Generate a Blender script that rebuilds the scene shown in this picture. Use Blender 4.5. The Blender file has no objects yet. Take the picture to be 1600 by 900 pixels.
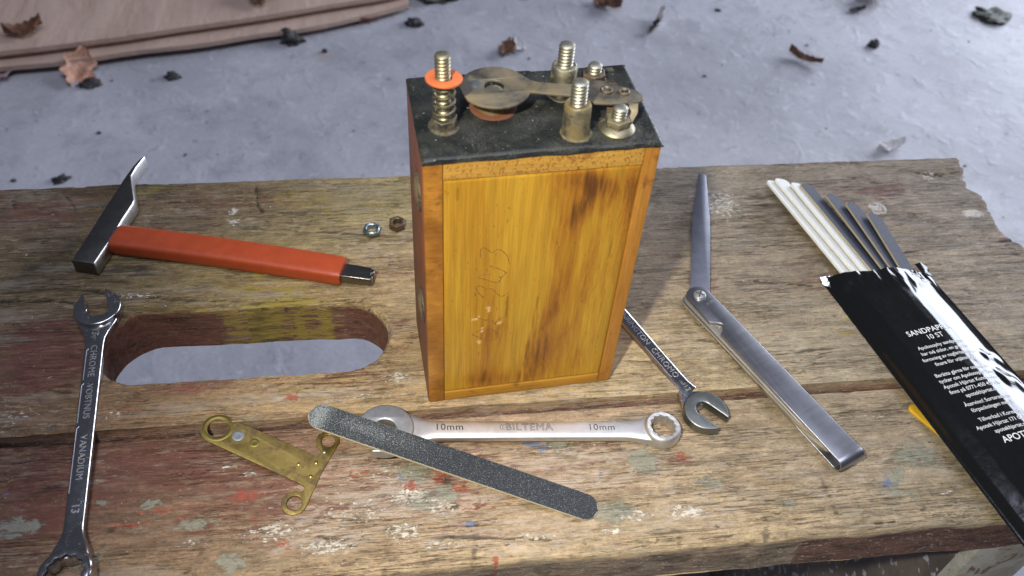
import bpy, bmesh, math, random
import numpy as np
from mathutils import Vector, Matrix, Euler

SC = bpy.context.scene
COL = SC.collection
MM = 0.001            # every length below is written in millimetres
R = math.radians

# ------------------------------------------------------------------ camera
CAM_POS = (-22.383, -221.514, 310.602)
CAM_RIGHT = (0.9805596, -0.18887705, 0.05318209)
CAM_UP = (0.10182533, 0.72147838, 0.68490916)
CAM_FWD = (0.16773335, 0.66617896, -0.72668502)
cam_data = bpy.data.cameras.new('camera')
cam = bpy.data.objects.new('camera', cam_data)
COL.objects.link(cam)
m = Matrix.Identity(4)
for i in range(3):
    m[i][0], m[i][1], m[i][2] = CAM_RIGHT[i], CAM_UP[i], -CAM_FWD[i]
    m[i][3] = CAM_POS[i] * MM
cam.matrix_world = m
cam_data.sensor_width = 36.0
cam_data.lens = 30.1
cam_data.clip_start = 0.01
cam_data.clip_end = 30.0
cam_data.dof.use_dof = True
cam_data.dof.focus_distance = 0.385
cam_data.dof.aperture_fstop = 15.0
SC.camera = cam

# ------------------------------------------------------------------ light and exposure
world = bpy.data.worlds.new('World')
SC.world = world
world.use_nodes = True
bg = world.node_tree.nodes['Background']
bg.inputs['Color'].default_value = (0.62, 0.66, 0.85, 1)
bg.inputs['Strength'].default_value = 0.075

def look_at(o, target):
    d = Vector(target) - o.location
    o.rotation_euler = d.to_track_quat('-Z', 'Y').to_euler()

def area_light(name, loc, target, sx, sy, power, color):
    l = bpy.data.lights.new(name, 'AREA')
    l.shape = 'RECTANGLE'
    l.size, l.size_y, l.energy, l.color = sx, sy, power, color
    o = bpy.data.objects.new(name, l)
    COL.objects.link(o)
    o.location = Vector(loc) * MM
    look_at(o, Vector(target) * MM)
    return o

# the open door of the garage, to the right and behind; cool daylight
area_light('door_light', (2700, 1560, 560), (250, 100, -100), 2.0, 1.35, 66.0, (0.80, 0.86, 1.0))
# added cool fill high over the bench, evens out the floor light
area_light('overhead_fill', (250, -150, 2300), (200, 500, -400), 1.8, 1.2, 25.0, (0.76, 0.80, 1.0))
# the work lamp held over the camera, its cone on the coil box
sp = bpy.data.lights.new('work_lamp', 'SPOT')
sp.energy, sp.color = 9.0, (1.0, 0.95, 0.785)
sp.spot_size, sp.spot_blend = R(60), 1.0
sp.shadow_soft_size = 0.010
lamp = bpy.data.objects.new('work_lamp', sp)
COL.objects.link(lamp)
lamp.location = Vector((-115, -235, 405)) * MM
look_at(lamp, Vector((62, -30, 10)) * MM)

vs = SC.view_settings
vs.view_transform = 'Standard'
vs.look = 'None'
vs.exposure = 0.5
vs.gamma = 1.0
vs.use_curve_mapping = False
SC.cycles.max_bounces = 8
SC.cycles.use_denoising = True

# ------------------------------------------------------------------ helpers: objects
def tag(o, label=None, cat=None, group=None, kind=None):
    for k, v in (('label', label), ('category', cat), ('group', group), ('kind', kind)):
        if v:
            o[k] = v
    return o

def empty(name, label, cat, loc=(0, 0, 0), rot=(0, 0, 0), group=None):
    o = bpy.data.objects.new(name, None)
    COL.objects.link(o)
    o.location = Vector(loc) * MM
    o.rotation_euler = rot
    o.empty_display_size = 0.01
    return tag(o, label, cat, group)

def shade(me, angle=35):
    n = len(me.polygons)
    me.polygons.foreach_set('use_smooth', np.ones(n, dtype=bool))
    me.set_sharp_from_angle(angle=R(angle))

class MB:
    """collects vertices (mm) and faces of one mesh"""
    def __init__(self):
        self.v, self.f = [], []
    def add(self, vf, M=None):
        v, f = vf
        b = len(self.v)
        if M is not None:
            v = [tuple(M @ Vector(p)) for p in v]
        self.v += [tuple(p) for p in v]
        self.f += [tuple(i + b for i in q) for q in f]
        return self
    def build(self, name, mat, parent=None, loc=(0, 0, 0), rot=(0, 0, 0), angle=35):
        me = bpy.data.meshes.new(name)
        me.from_pydata([(x * MM, y * MM, z * MM) for x, y, z in self.v], [], self.f)
        me.validate()
        bm = bmesh.new()
        bm.from_mesh(me)
        bmesh.ops.recalc_face_normals(bm, faces=bm.faces)
        bm.to_mesh(me)
        bm.free()
        shade(me, angle)
        if mat:
            me.materials.append(mat)
        o = bpy.data.objects.new(name, me)
        COL.objects.link(o)
        o.parent = parent
        o.location = Vector(loc) * MM
        o.rotation_euler = rot
        return o

def T(x=0, y=0, z=0, rx=0, ry=0, rz=0):
    return Matrix.Translation((x, y, z)) @ Euler((rx, ry, rz)).to_matrix().to_4x4()

def bm_out(bm):
    bm.verts.index_update()
    v = [tuple(p.co) for p in bm.verts]
    f = [tuple(q.index for q in p.verts) for p in bm.faces]
    bm.free()
    return v, f

def box(x0, x1, y0, y1, z0, z1, bev=0.4, seg=2):
    bm = bmesh.new()
    bmesh.ops.create_cube(bm, size=1.0)
    for v in bm.verts:
        v.co = Vector(((x0 + x1) / 2 + v.co.x * (x1 - x0), (y0 + y1) / 2 + v.co.y * (y1 - y0), (z0 + z1) / 2 + v.co.z * (z1 - z0)))
    if bev:
        bmesh.ops.bevel(bm, geom=list(bm.edges), offset=bev, segments=seg, profile=0.6, affect='EDGES')
    return bm_out(bm)

def lathe(prof, n=32, cap=True):
    """prof: list of (r, z); revolved about z"""
    v, f = [], []
    for r, z in prof:
        for k in range(n):
            a = 2 * math.pi * k / n
            v.append((r * math.cos(a), r * math.sin(a), z))
    for i in range(len(prof) - 1):
        for k in range(n):
            k2 = (k + 1) % n
            f.append((i * n + k, i * n + k2, (i + 1) * n + k2, (i + 1) * n + k))
    if cap:
        f.append(tuple(range(n))[::-1])
        f.append(tuple(range((len(prof) - 1) * n, len(prof) * n)))
    return v, f

def ringlathe(prof, n=48):
    """closed profile (r, z) revolved: a ring"""
    v, f = [], []
    m_ = len(prof)
    for r, z in prof:
        for k in range(n):
            a = 2 * math.pi * k / n
            rr = r(a) if callable(r) else r
            v.append((rr * math.cos(a), rr * math.sin(a), z))
    for i in range(m_):
        i2 = (i + 1) % m_
        for k in range(n):
            k2 = (k + 1) % n
            f.append((i * n + k, i * n + k2, i2 * n + k2, i2 * n + k))
    return v, f

def tube(path, r, n=10, closed=False):
    P = [Vector(p) for p in path]
    v, f = [], []
    up = Vector((0, 0, 1))
    prev = None
    for i, p in enumerate(P):
        d = (P[min(i + 1, len(P) - 1)] - P[max(i - 1, 0)]).normalized()
        if prev is None:
            a = d.orthogonal().normalized()
        else:
            a = (prev - d * prev.dot(d)).normalized()
        prev = a
        b = d.cross(a)
        rr = r[i] if isinstance(r, (list, tuple)) else r
        for k in range(n):
            t = 2 * math.pi * k / n
            v.append(tuple(p + (a * math.cos(t) + b * math.sin(t)) * rr))
    for i in range(len(P) - 1):
        for k in range(n):
            k2 = (k + 1) % n
            f.append((i * n + k, i * n + k2, (i + 1) * n + k2, (i + 1) * n + k))
    f.append(tuple(range(n))[::-1])
    f.append(tuple(range((len(P) - 1) * n, len(P) * n)))
    return v, f

def loft(secs, cap=True):
    """secs: list of equal-length rings of 3D points"""
    n = len(secs[0])
    v, f = [], []
    for s in secs:
        v += [tuple(p) for p in s]
    for i in range(len(secs) - 1):
        for k in range(n):
            k2 = (k + 1) % n
            f.append((i * n + k, i * n + k2, (i + 1) * n + k2, (i + 1) * n + k))
    if cap:
        f.append(tuple(range(n))[::-1])
        f.append(tuple(range((len(secs) - 1) * n, len(secs) * n)))
    return v, f

def rrect(w, h, e=4.0, n=24):
    """rounded rectangle (superellipse) ring in 2D"""
    o = []
    for k in range(n):
        a = 2 * math.pi * (k + 0.5) / n
        c, s = math.cos(a), math.sin(a)
        o.append((w / 2 * math.copysign(abs(c) ** (2 / e), c), h / 2 * math.copysign(abs(s) ** (2 / e), s)))
    return o

def prism(loops, z0, z1, bev=0.3, res=2):
    """flat plate with the outline loops[0] and holes loops[1:], edges rounded"""
    cu = bpy.data.curves.new('tmp', 'CURVE')
    cu.dimensions = '2D'
    cu.fill_mode = 'BOTH'
    for lp in loops:
        s = cu.splines.new('POLY')
        s.points.add(len(lp) - 1)
        for p, q in zip(s.points, lp):
            p.co = (q[0], q[1], 0, 1)
        s.use_cyclic_u = True
    cu.bevel_depth = bev
    cu.bevel_resolution = res
    cu.offset = -bev
    cu.extrude = max((z1 - z0) / 2 - bev, 0.0)
    return curve_out(cu, (z0 + z1) / 2)

def curve_out(cu, dz=0.0):
    o = bpy.data.objects.new('tmp', cu)
    COL.objects.link(o)
    dg = bpy.context.evaluated_depsgraph_get()
    me = bpy.data.meshes.new_from_object(o.evaluated_get(dg))
    bm = bmesh.new()
    bm.from_mesh(me)
    bmesh.ops.remove_doubles(bm, verts=bm.verts, dist=0.004)
    v, f = bm_out(bm)
    bpy.data.objects.remove(o)
    bpy.data.meshes.remove(me)
    bpy.data.curves.remove(cu)
    return [(x, y, z + dz) for x, y, z in v], f

def lettering(body, size, extrude=0.1, align='CENTER', offset=0.0, outline=0.0, spacing=1.0, line=1.0):
    cu = bpy.data.curves.new('tmp', 'FONT')
    cu.body = body
    cu.size = size
    cu.align_x = align
    cu.align_y = 'CENTER'
    cu.space_character = spacing
    cu.space_line = line
    cu.resolution_u = 4
    if outline:
        cu.fill_mode = 'NONE'
        cu.bevel_depth = outline
        cu.bevel_resolution = 1
    else:
        cu.extrude = extrude
        cu.offset = offset
    return curve_out(cu)

def arc(cx, cy, r, a0, a1, n=12):
    return [(cx + r * math.cos(R(a0 + (a1 - a0) * k / (n - 1))), cy + r * math.sin(R(a0 + (a1 - a0) * k / (n - 1)))) for k in range(n)]

def circle(cx, cy, r, n=28):
    return [(cx + r * math.cos(2 * math.pi * k / n), cy + r * math.sin(2 * math.pi * k / n)) for k in range(n)]

def hexagon(af, rot=0):
    r = af / math.sqrt(3)
    return [(r * math.cos(R(60 * k + rot)), r * math.sin(R(60 * k + rot))) for k in range(6)]

# ------------------------------------------------------------------ helpers: numpy noise
_rng = np.random.default_rng(7)
_TAB = _rng.random((256, 256))
def vnoise(x, y, seed=0):
    x = np.asarray(x, float) + seed * 17.31
    y = np.asarray(y, float) + seed * 9.77
    xi, yi = np.floor(x).astype(int), np.floor(y).astype(int)
    fx, fy = x - xi, y - yi
    fx, fy = fx * fx * (3 - 2 * fx), fy * fy * (3 - 2 * fy)
    g = lambda a, b: _TAB[a & 255, b & 255]
    return (g(xi, yi) * (1 - fx) + g(xi + 1, yi) * fx) * (1 - fy) + (g(xi, yi + 1) * (1 - fx) + g(xi + 1, yi + 1) * fx) * fy
def fbm(x, y, seed=0, octv=4):
    s, a, t = 0.0, 1.0, 0.0
    for k in range(octv):
        s = s + a * vnoise(x * 2 ** k, y * 2 ** k, seed + k * 3)
        t += a
        a *= 0.5
    return s / t
def sstep(a, b, x):
    t = np.clip((x - a) / (b - a), 0, 1)
    return t * t * (3 - 2 * t)
def seg_dist(px, py, a, b):
    ax, ay = a
    dx, dy = b[0] - ax, b[1] - ay
    t = np.clip(((px - ax) * dx + (py - ay) * dy) / (dx * dx + dy * dy + 1e-9), 0, 1)
    return np.hypot(px - ax - t * dx, py - ay - t * dy)

def set_attr(me, name, arr):
    """arr: (nverts, 4)"""
    at = me.attributes.new(name, 'FLOAT_COLOR', 'POINT')
    at.data.foreach_set('color', np.asarray(arr, np.float32).ravel())

# ------------------------------------------------------------------ helpers: materials
class NT:
    def __init__(self, name):
        self.m = bpy.data.materials.new(name)
        self.m.use_nodes = True
        self.t = self.m.node_tree
        self.t.nodes.clear()
        self.out = self.t.nodes.new('ShaderNodeOutputMaterial')
        self.b = self.t.nodes.new('ShaderNodeBsdfPrincipled')
        self.t.links.new(self.b.outputs[0], self.out.inputs[0])
        tc = self.t.nodes.new('ShaderNodeTexCoord')
        self.P = self.vmath('MULTIPLY', tc.outputs['Object'], (1000, 1000, 1000))   # millimetres
    def put(self, sock, val):
        if isinstance(val, bpy.types.NodeSocket):
            self.t.links.new(val, sock)
        elif val is not None:
            if hasattr(sock.default_value, '__len__') and not hasattr(val, '__len__'):
                val = (val,) * len(sock.default_value)
            if hasattr(val, '__len__') and len(val) == 3 and len(sock.default_value) == 4:
                val = (*val, 1)
            sock.default_value = val
    def vmath(self, op, a, b=None):
        n = self.t.nodes.new('ShaderNodeVectorMath')
        n.operation = op
        self.put(n.inputs[0], a)
        if b is not None:
            self.put(n.inputs[1], b)
        return n.outputs[0]
    def math(self, op, a, b=None, c=None, clamp=False):
        n = self.t.nodes.new('ShaderNodeMath')
        n.operation = op
        n.use_clamp = clamp
        for i, x in enumerate((a, b, c)):
            if x is not None:
                self.put(n.inputs[i], x)
        return n.outputs[0]
    def scale(self, s, vec=None):
        return self.vmath('MULTIPLY', vec or self.P, s if hasattr(s, '__len__') else (s, s, s))
    def noise(self, s, detail=4, rough=0.55, dist=0.0, off=0.0, vec=None):
        n = self.t.nodes.new('ShaderNodeTexNoise')
        v = self.scale(s, vec)
        if off:
            v = self.vmath('ADD', v, (off, off * 1.7, off * 0.6))
        self.put(n.inputs['Vector'], v)
        n.inputs['Scale'].default_value = 1.0
        n.inputs['Detail'].default_value = detail
        n.inputs['Roughness'].default_value = rough
        n.inputs['Distortion'].default_value = dist
        return n.outputs['Fac']
    def voro(self, s, feature='F1', rand=1.0):
        n = self.t.nodes.new('ShaderNodeTexVoronoi')
        n.feature = feature
        self.put(n.inputs['Vector'], self.scale(s))
        n.inputs['Scale'].default_value = 1.0
        n.inputs['Randomness'].default_value = rand
        return n
    def ramp(self, fac, pts):
        n = self.t.nodes.new('ShaderNodeValToRGB')
        e = n.color_ramp.elements
        while len(e) > 1:
            e.remove(e[0])
        e[0].position, c = pts[0]
        e[0].color = (*c, 1) if hasattr(c, '__len__') else (c, c, c, 1)
        for p, c in pts[1:]:
            k = e.new(p)
            k.color = (*c, 1) if hasattr(c, '__len__') else (c, c, c, 1)
        self.put(n.inputs[0], fac)
        return n.outputs[0]
    def rng(self, v, a, b, c=0.0, d=1.0):
        n = self.t.nodes.new('ShaderNodeMapRange')
        n.interpolation_type = 'SMOOTHSTEP'
        self.put(n.inputs['Value'], v)
        for k, x in zip(('From Min', 'From Max', 'To Min', 'To Max'), (a, b, c, d)):
            n.inputs[k].default_value = x
        return n.outputs['Result']
    def mix(self, fac, a, b, mode='MIX'):
        n = self.t.nodes.new('ShaderNodeMix')
        n.data_type = 'RGBA'
        n.blend_type = mode
        self.put(n.inputs[0], fac)
        self.put(n.inputs[6], a)
        self.put(n.inputs[7], b)
        return n.outputs[2]
    def attr(self, name):
        n = self.t.nodes.new('ShaderNodeAttribute')
        n.attribute_name = name
        s = self.t.nodes.new('ShaderNodeSeparateColor')
        self.t.links.new(n.outputs['Color'], s.inputs[0])
        return n.outputs['Color'], s.outputs[0], s.outputs[1], s.outputs[2], n.outputs['Alpha']
    def bump(self, h, dist=0.2, strength=1.0):
        n = self.t.nodes.new('ShaderNodeBump')
        n.inputs['Distance'].default_value = dist * MM
        n.inputs['Strength'].default_value = strength
        self.put(n.inputs['Height'], h)
        self.put(self.b.inputs['Normal'], n.outputs[0])
    def set(self, **k):
        for a, v in k.items():
            self.put(self.b.inputs[a.replace('_', ' ')], v)
        return self.m

def paint(n, dens, s, soft=0.10, off=0.0, detail=5, rough=0.62):
    """where a paint of this density covers: noise broken, edges crisp"""
    f = n.noise(s, detail, rough, 0.3, off)
    f = n.math('MULTIPLY_ADD', f, 2.4, -0.7)
    return n.rng(n.math('ADD', f, dens), 1.0 - soft, 1.0 + soft)

def plank_material():
    n = NT('weathered painted plank')
    base, _, _, _, _ = n.attr('base')
    _, maroon, yellow, white, red = n.attr('paint_one')
    _, green, dark, blue, pale = n.attr('paint_two')
    g = n.noise((0.020, 0.26, 0.26), 8, 0.70, 0.55)
    g2 = n.noise((0.05, 1.5, 1.5), 4, 0.65, 0.1, 3.1)
    bl = n.noise((0.05, 0.09, 0.09), 6, 0.62, 0.3, 7.7)
    sp = n.noise((0.5, 0.8, 0.8), 5, 0.7, 0.0, 1.3)
    fib = n.noise((0.11, 2.4, 2.4), 4, 0.7, 0.2, 6.6)
    mot = n.noise((0.16, 0.30, 0.30), 6, 0.72, 0.5, 18.0)
    tone = n.math('MULTIPLY_ADD', g, 1.6, 0.25)
    tone = n.math('MULTIPLY', tone, n.math('MULTIPLY_ADD', fib, 0.75, 0.62))
    tone = n.math('MULTIPLY', tone, n.math('MULTIPLY_ADD', mot, 1.5, 0.28))
    tone = n.math('MULTIPLY', tone, n.math('MULTIPLY_ADD', g2, 0.75, 0.63))
    tone = n.math('MULTIPLY', tone, n.math('MULTIPLY_ADD', bl, 0.9, 0.55))
    tone = n.math('MULTIPLY', tone, n.math('MULTIPLY_ADD', sp, 1.0, 0.55))
    spk = n.noise((1.1, 2.0, 2.0), 4, 0.7, 0.3, 71.0)
    tone = n.math('MULTIPLY', tone, n.math('MULTIPLY_ADD', spk, 0.9, 0.56))
    col = n.mix(1.0, base, tone, 'MULTIPLY')
    rid = n.math('ABSOLUTE', n.math('SUBTRACT', n.noise((0.022, 0.62, 0.62), 5, 0.62, 0.5, 83.0), 0.5))
    lines = n.math('MULTIPLY', n.rng(rid, 0.016, 0.004), n.rng(n.noise((0.02, 0.07, 0.07), 4, 0.6, 0.2, 87.0), 0.44, 0.58))
    col = n.mix(n.math('MULTIPLY', lines, 0.42), col, (0.035, 0.026, 0.018))
    # grey weathering and warm bare streaks
    col = n.mix(n.math('MULTIPLY', n.rng(n.noise((0.02, 0.11, 0.11), 6, 0.6, 0.2, 12.0), 0.50, 0.66), 0.45), col, (0.30, 0.265, 0.21))
    col = n.mix(n.math('MULTIPLY', n.rng(n.noise((0.03, 0.16, 0.16), 6, 0.65, 0.2, 21.0), 0.55, 0.68), 0.36), col, (0.09, 0.065, 0.042))
    for off, colr, amt in ((101.0, (0.20, 0.085, 0.06), 0.42), (113.0, (0.36, 0.28, 0.10), 0.42), (127.0, (0.50, 0.42, 0.30), 0.45), (139.0, (0.07, 0.052, 0.035), 0.5)):
        dsh = n.rng(n.noise((0.13, 0.85, 0.85), 5, 0.72, 0.5, off), 0.54, 0.62)
        dsh = n.math('MULTIPLY', dsh, n.rng(n.noise((0.02, 0.04, 0.04), 3, 0.5, 0.3, off + 3.0), 0.38, 0.6))
        col = n.mix(n.math('MULTIPLY', dsh, amt), col, colr)
    # old coats of paint, worn down to flakes and stains
    cm = paint(n, maroon, (0.07, 0.42, 0.42), 0.16, 4.0, 7, 0.72)
    col = n.mix(n.math('MULTIPLY', cm, 0.78), col, n.mix(mot, (0.06, 0.020, 0.016), (0.24, 0.095, 0.07)))
    cy = paint(n, yellow, (0.08, 0.46, 0.46), 0.12, 9.0, 7, 0.72)
    col = n.mix(n.math('MULTIPLY', cy, 0.8), col, n.mix(g2, (0.20, 0.15, 0.03), (0.44, 0.34, 0.07)))
    cp = paint(n, pale, (0.10, 0.42, 0.42), 0.22, 90.0, 6, 0.72)
    col = n.mix(n.math('MULTIPLY', cp, 0.62), col, n.mix(mot, (0.34, 0.26, 0.21), (0.62, 0.53, 0.45)))
    cg = paint(n, green, (0.20, 0.34, 0.34), 0.12, 15.0, 6, 0.70)
    col = n.mix(n.math('MULTIPLY', cg, 0.85), col, n.mix(sp, (0.13, 0.135, 0.10), (0.40, 0.40, 0.32)))
    cb = paint(n, blue, (0.22, 0.3, 0.3), 0.12, 31.0)
    col = n.mix(n.math('MULTIPLY', cb, 0.8), col, n.mix(sp, (0.09, 0.12, 0.22), (0.22, 0.27, 0.40)))
    cr = paint(n, red, (0.30, 0.75, 0.75), 0.08, 19.0, 6, 0.72)
    col = n.mix(n.math('MULTIPLY', cr, 0.85), col, n.mix(sp, (0.20, 0.035, 0.022), (0.44, 0.13, 0.085)))
    cd = paint(n, dark, (0.06, 0.25, 0.25), 0.30, 25.0)
    col = n.mix(n.math('MULTIPLY', cd, 0.72), col, (0.030, 0.024, 0.017))
    cw = paint(n, white, (0.40, 0.78, 0.78), 0.06, 40.0, 6, 0.72)
    col = n.mix(n.math('MULTIPLY', cw, 0.9), col, n.mix(sp, (0.48, 0.42, 0.33), (0.82, 0.78, 0.70)))
    # tiny stray flecks everywhere
    fl = n.rng(n.noise((0.34, 0.60, 0.60), 5, 0.68, 0.6, 55.0), 0.655, 0.69)
    col = n.mix(n.math('MULTIPLY', fl, 0.75), col, (0.60, 0.53, 0.42))
    fk = n.rng(n.noise((0.20, 0.55, 0.55), 5, 0.68, 0.6, 66.0), 0.63, 0.68)
    col = n.mix(n.math('MULTIPLY', fk, 0.7), col, (0.045, 0.03, 0.02))
    fr = n.rng(n.noise((0.3, 0.6, 0.6), 4, 0.6, 0.4, 77.0), 0.665, 0.69)
    col = n.mix(n.math('MULTIPLY', fr, 0.6), col, (0.34, 0.10, 0.06))
    h = n.math('MULTIPLY_ADD', g, 0.9, n.math('MULTIPLY', g2, 0.55))
    h = n.math('ADD', h, n.math('MULTIPLY', sp, 0.55))
    h = n.math('ADD', h, n.math('MULTIPLY', n.math('ADD', cw, cg), 0.28))
    h = n.math('ADD', h, n.math('MULTIPLY', fl, 0.3))
    h = n.math('ADD', h, n.math('MULTIPLY', mot, 0.8))
    h = n.math('ADD', h, n.math('MULTIPLY', spk, 0.4))
    h = n.math('ADD', h, n.math('MULTIPLY', lines, -0.5))
    h = n.math('ADD', h, n.math('MULTIPLY', cm, 0.12))
    n.bump(h, 0.75, 0.9)
    return n.set(Base_Color=col, Roughness=n.math('MULTIPLY_ADD', g2, 0.25, 0.62), Specular_IOR_Level=0.28)

def leg_material():
    n = NT('shaded leg board paint')
    g = n.noise((0.3, 0.3, 0.014), 6, 0.62, 0.2)
    bl = n.noise(0.035, 6, 0.65, 0.3, 3.0)
    s = n.noise(0.14, 4, 0.5, 0.2, 8.0)
    col = n.mix(n.rng(bl, 0.35, 0.65), (0.075, 0.062, 0.058), (0.14, 0.115, 0.10))  # dark tone carries the shade on the inner face
    col = n.mix(n.rng(s, 0.575, 0.63), col, (0.36, 0.34, 0.42))
    n.bump(g, 0.6)
    return n.set(Base_Color=col, Roughness=0.55)

def leg_front_material():
    n = NT('lamplit worn paint')
    bl = n.noise(0.07, 6, 0.65, 0.4, 3.0)
    s = n.noise(0.3, 4, 0.5, 0.2, 8.0)
    col = n.mix(n.rng(bl, 0.40, 0.62), (0.40, 0.40, 0.37), (0.30, 0.27, 0.22))  # worn paint, lightened by lamp light put into the front edge colour
    col = n.mix(n.rng(n.noise(0.06, 5, 0.6, 0.4, 17.0), 0.58, 0.64), col, (0.16, 0.085, 0.045))
    col = n.mix(n.rng(s, 0.66, 0.70), col, (0.06, 0.05, 0.06))
    n.bump(n.math('ADD', bl, s), 0.5)
    return n.set(Base_Color=col, Roughness=0.6)

def metal(name, col, rough, var=0.12, scr=None, bump=0.02, dirt=None, dirt_lo=0.55, dirt_hi=0.7, dirt_s=0.2, metallic=1.0):
    n = NT(name)
    s = n.noise(scr or 0.5, 5, 0.65, 0.1)
    f = n.noise(0.12, 4, 0.6, 0.3, 5.0)
    c = n.mix(n.rng(f, 0.3, 0.7), tuple(x * 0.82 for x in col), col)
    rg = n.math('MULTIPLY_ADD', s, var * 2, rough - var, clamp=True)
    met = metallic
    if dirt:
        d = n.rng(n.noise(dirt_s, 6, 0.68, 0.3, 11.0), dirt_lo, dirt_hi)
        c = n.mix(d, c, dirt)
        rg = n.math('MULTIPLY_ADD', d, 0.35, rg, clamp=True)
        met = n.math('MULTIPLY_ADD', d, -0.7 * metallic, metallic)
    n.bump(s, bump)
    return n.set(Base_Color=c, Roughness=rg, Metallic=met)

def varnished(name, ca, cb, cdark, grain=(0.9, 0.9, 0.02), attr=False, pores=False, rough=0.42, lo=0.42, hi=0.62):
    n = NT(name)
    g = n.noise(grain, 6, 0.62, 0.15)
    bl = n.noise(tuple(x * 0.12 if x > 0.1 else x * 0.6 for x in grain), 5, 0.6, 0.3, 4.0)
    fine = n.noise(tuple(x * 3 for x in grain), 3, 0.6, 0.0, 9.0)
    c = n.mix(n.rng(bl, 0.3, 0.7), ca, cb)
    c = n.mix(1.0, c, n.math('MULTIPLY_ADD', g, 0.8, 0.6), 'MULTIPLY')
    c = n.mix(1.0, c, n.math('MULTIPLY_ADD', fine, 0.7, 0.65), 'MULTIPLY')
    if attr:
        _, a, b_, k, _ = n.attr('stain')
        da = n.rng(n.math('ADD', a, n.math('MULTIPLY_ADD', n.noise((0.42, 0.42, 0.05), 7, 0.72, 0.3, 6.0), 1.3, -0.65)), 0.02, 1.05)
        c = n.mix(n.rng(da, 0.0, 0.55, 0.0, 0.85), c, (0.33, 0.125, 0.014))
        c = n.mix(n.rng(da, 0.35, 1.0, 0.0, 0.9), c, cdark)
        c = n.mix(n.math('MULTIPLY', b_, 0.75), c, (0.06, 0.028, 0.010))
        c = n.mix(n.math('MULTIPLY', k, 0.9), c, (0.75, 0.52, 0.25))
    else:
        c = n.mix(n.math('MULTIPLY', n.rng(n.noise(0.09, 5, 0.65, 0.4, 14.0), 0.55, 0.72), 0.7), c, cdark)
    if pores:
        p = n.rng(n.noise((1.5, 1.0, 1.0), 2, 0.5, 0.1, 2.0), 0.54, 0.62)
        c = n.mix(n.math('MULTIPLY', p, 0.7), c, (0.22, 0.085, 0.018))
    d = n.rng(n.noise((1.1, 1.1, 0.35), 3, 0.5, 0.0, 30.0), 0.68, 0.73)
    c = n.mix(n.math('MULTIPLY', d, 0.5), c, cdark)
    n.bump(n.math('ADD', g, n.math('MULTIPLY', fine, 0.4)), 0.12)
    return n.set(Base_Color=c, Roughness=n.math('MULTIPLY_ADD', bl, 0.2, rough - 0.1), Specular_IOR_Level=0.35)

def black_coating():
    n = NT('black bitumen coating')
    a = n.noise(0.10, 6, 0.65, 0.3)
    s = n.noise(1.3, 4, 0.6, 0.2, 5.0)
    c = n.mix(n.rng(a, 0.35, 0.7), (0.010, 0.012, 0.013), (0.030, 0.033, 0.032))
    dust = n.rng(n.math('MULTIPLY_ADD', n.noise(0.06, 5, 0.6, 0.3, 9.0), 0.6, n.math('MULTIPLY', s, 0.5)), 0.50, 0.68)
    c = n.mix(n.math('MULTIPLY', dust, 0.28), c, (0.12, 0.115, 0.09))
    spk = n.rng(n.noise(0.75, 3, 0.5, 0.2, 15.0), 0.695, 0.73)
    c = n.mix(n.math('MULTIPLY', spk, 0.8), c, (0.34, 0.32, 0.26))
    n.bump(n.math('ADD', n.math('MULTIPLY', a, 1.5), s), 0.13)
    return n.set(Base_Color=c, Roughness=n.math('MULTIPLY_ADD', dust, 0.35, 0.36), Specular_IOR_Level=0.4)

def plastic(name, col, rough=0.4, bump=0.05, spec=0.5, sheen=0.0):
    n = NT(name)
    a = n.noise(0.15, 5, 0.6, 0.2)
    c = n.mix(n.rng(a, 0.3, 0.7), tuple(x * 0.88 for x in col), col)
    n.bump(n.noise(1.2, 4, 0.6), bump)
    return n.set(Base_Color=c, Roughness=n.math('MULTIPLY_ADD', a, 0.2, rough - 0.1), Specular_IOR_Level=spec)

def concrete():
    n = NT('grey concrete floor')
    a = n.noise(0.0045, 6, 0.6, 0.3)
    b_ = n.noise(0.022, 6, 0.6, 0.35, 4.0)
    p = n.noise(0.06, 4, 0.55, 0.4, 9.0)
    c = n.mix(n.rng(a, 0.3, 0.7), (0.36, 0.36, 0.385), (0.49, 0.49, 0.515))
    c = n.mix(n.math('MULTIPLY', n.rng(b_, 0.48, 0.68), 0.45), c, (0.29, 0.285, 0.30))
    sp = n.rng(n.noise(0.06, 3, 0.5, 0.3, 22.0), 0.665, 0.73)
    c = n.mix(n.math('MULTIPLY', sp, 0.4), c, (0.11, 0.10, 0.105))
    c = n.mix(1.0, c, n.math('MULTIPLY_ADD', n.noise(0.25, 4, 0.7, 0.2, 91.0), 0.5, 0.75), 'MULTIPLY')
    lt = n.rng(n.noise(0.055, 3, 0.5, 0.3, 33.0), 0.62, 0.70)
    c = n.mix(n.math('MULTIPLY', lt, 0.5), c, (0.55, 0.55, 0.58))
    tn = n.rng(n.noise(0.012, 4, 0.5, 0.3, 44.0), 0.66, 0.76)
    c = n.mix(n.math('MULTIPLY', tn, 0.35), c, (0.36, 0.30, 0.23))
    q = n.noise(0.035, 3, 0.45, 0.6, 61.0)
    h = n.math('ADD', n.math('MULTIPLY', n.noise(0.012, 3, 0.5, 0.3, 4.0), 2.6), n.math('MULTIPLY', n.rng(q, 0.50, 0.80), 0.9))
    h = n.math('ADD', h, n.math('MULTIPLY', p, 0.25))
    n.bump(h, 1.25, 0.7)
    return n.set(Base_Color=c, Roughness=0.58, Specular_IOR_Level=0.35)

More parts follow.
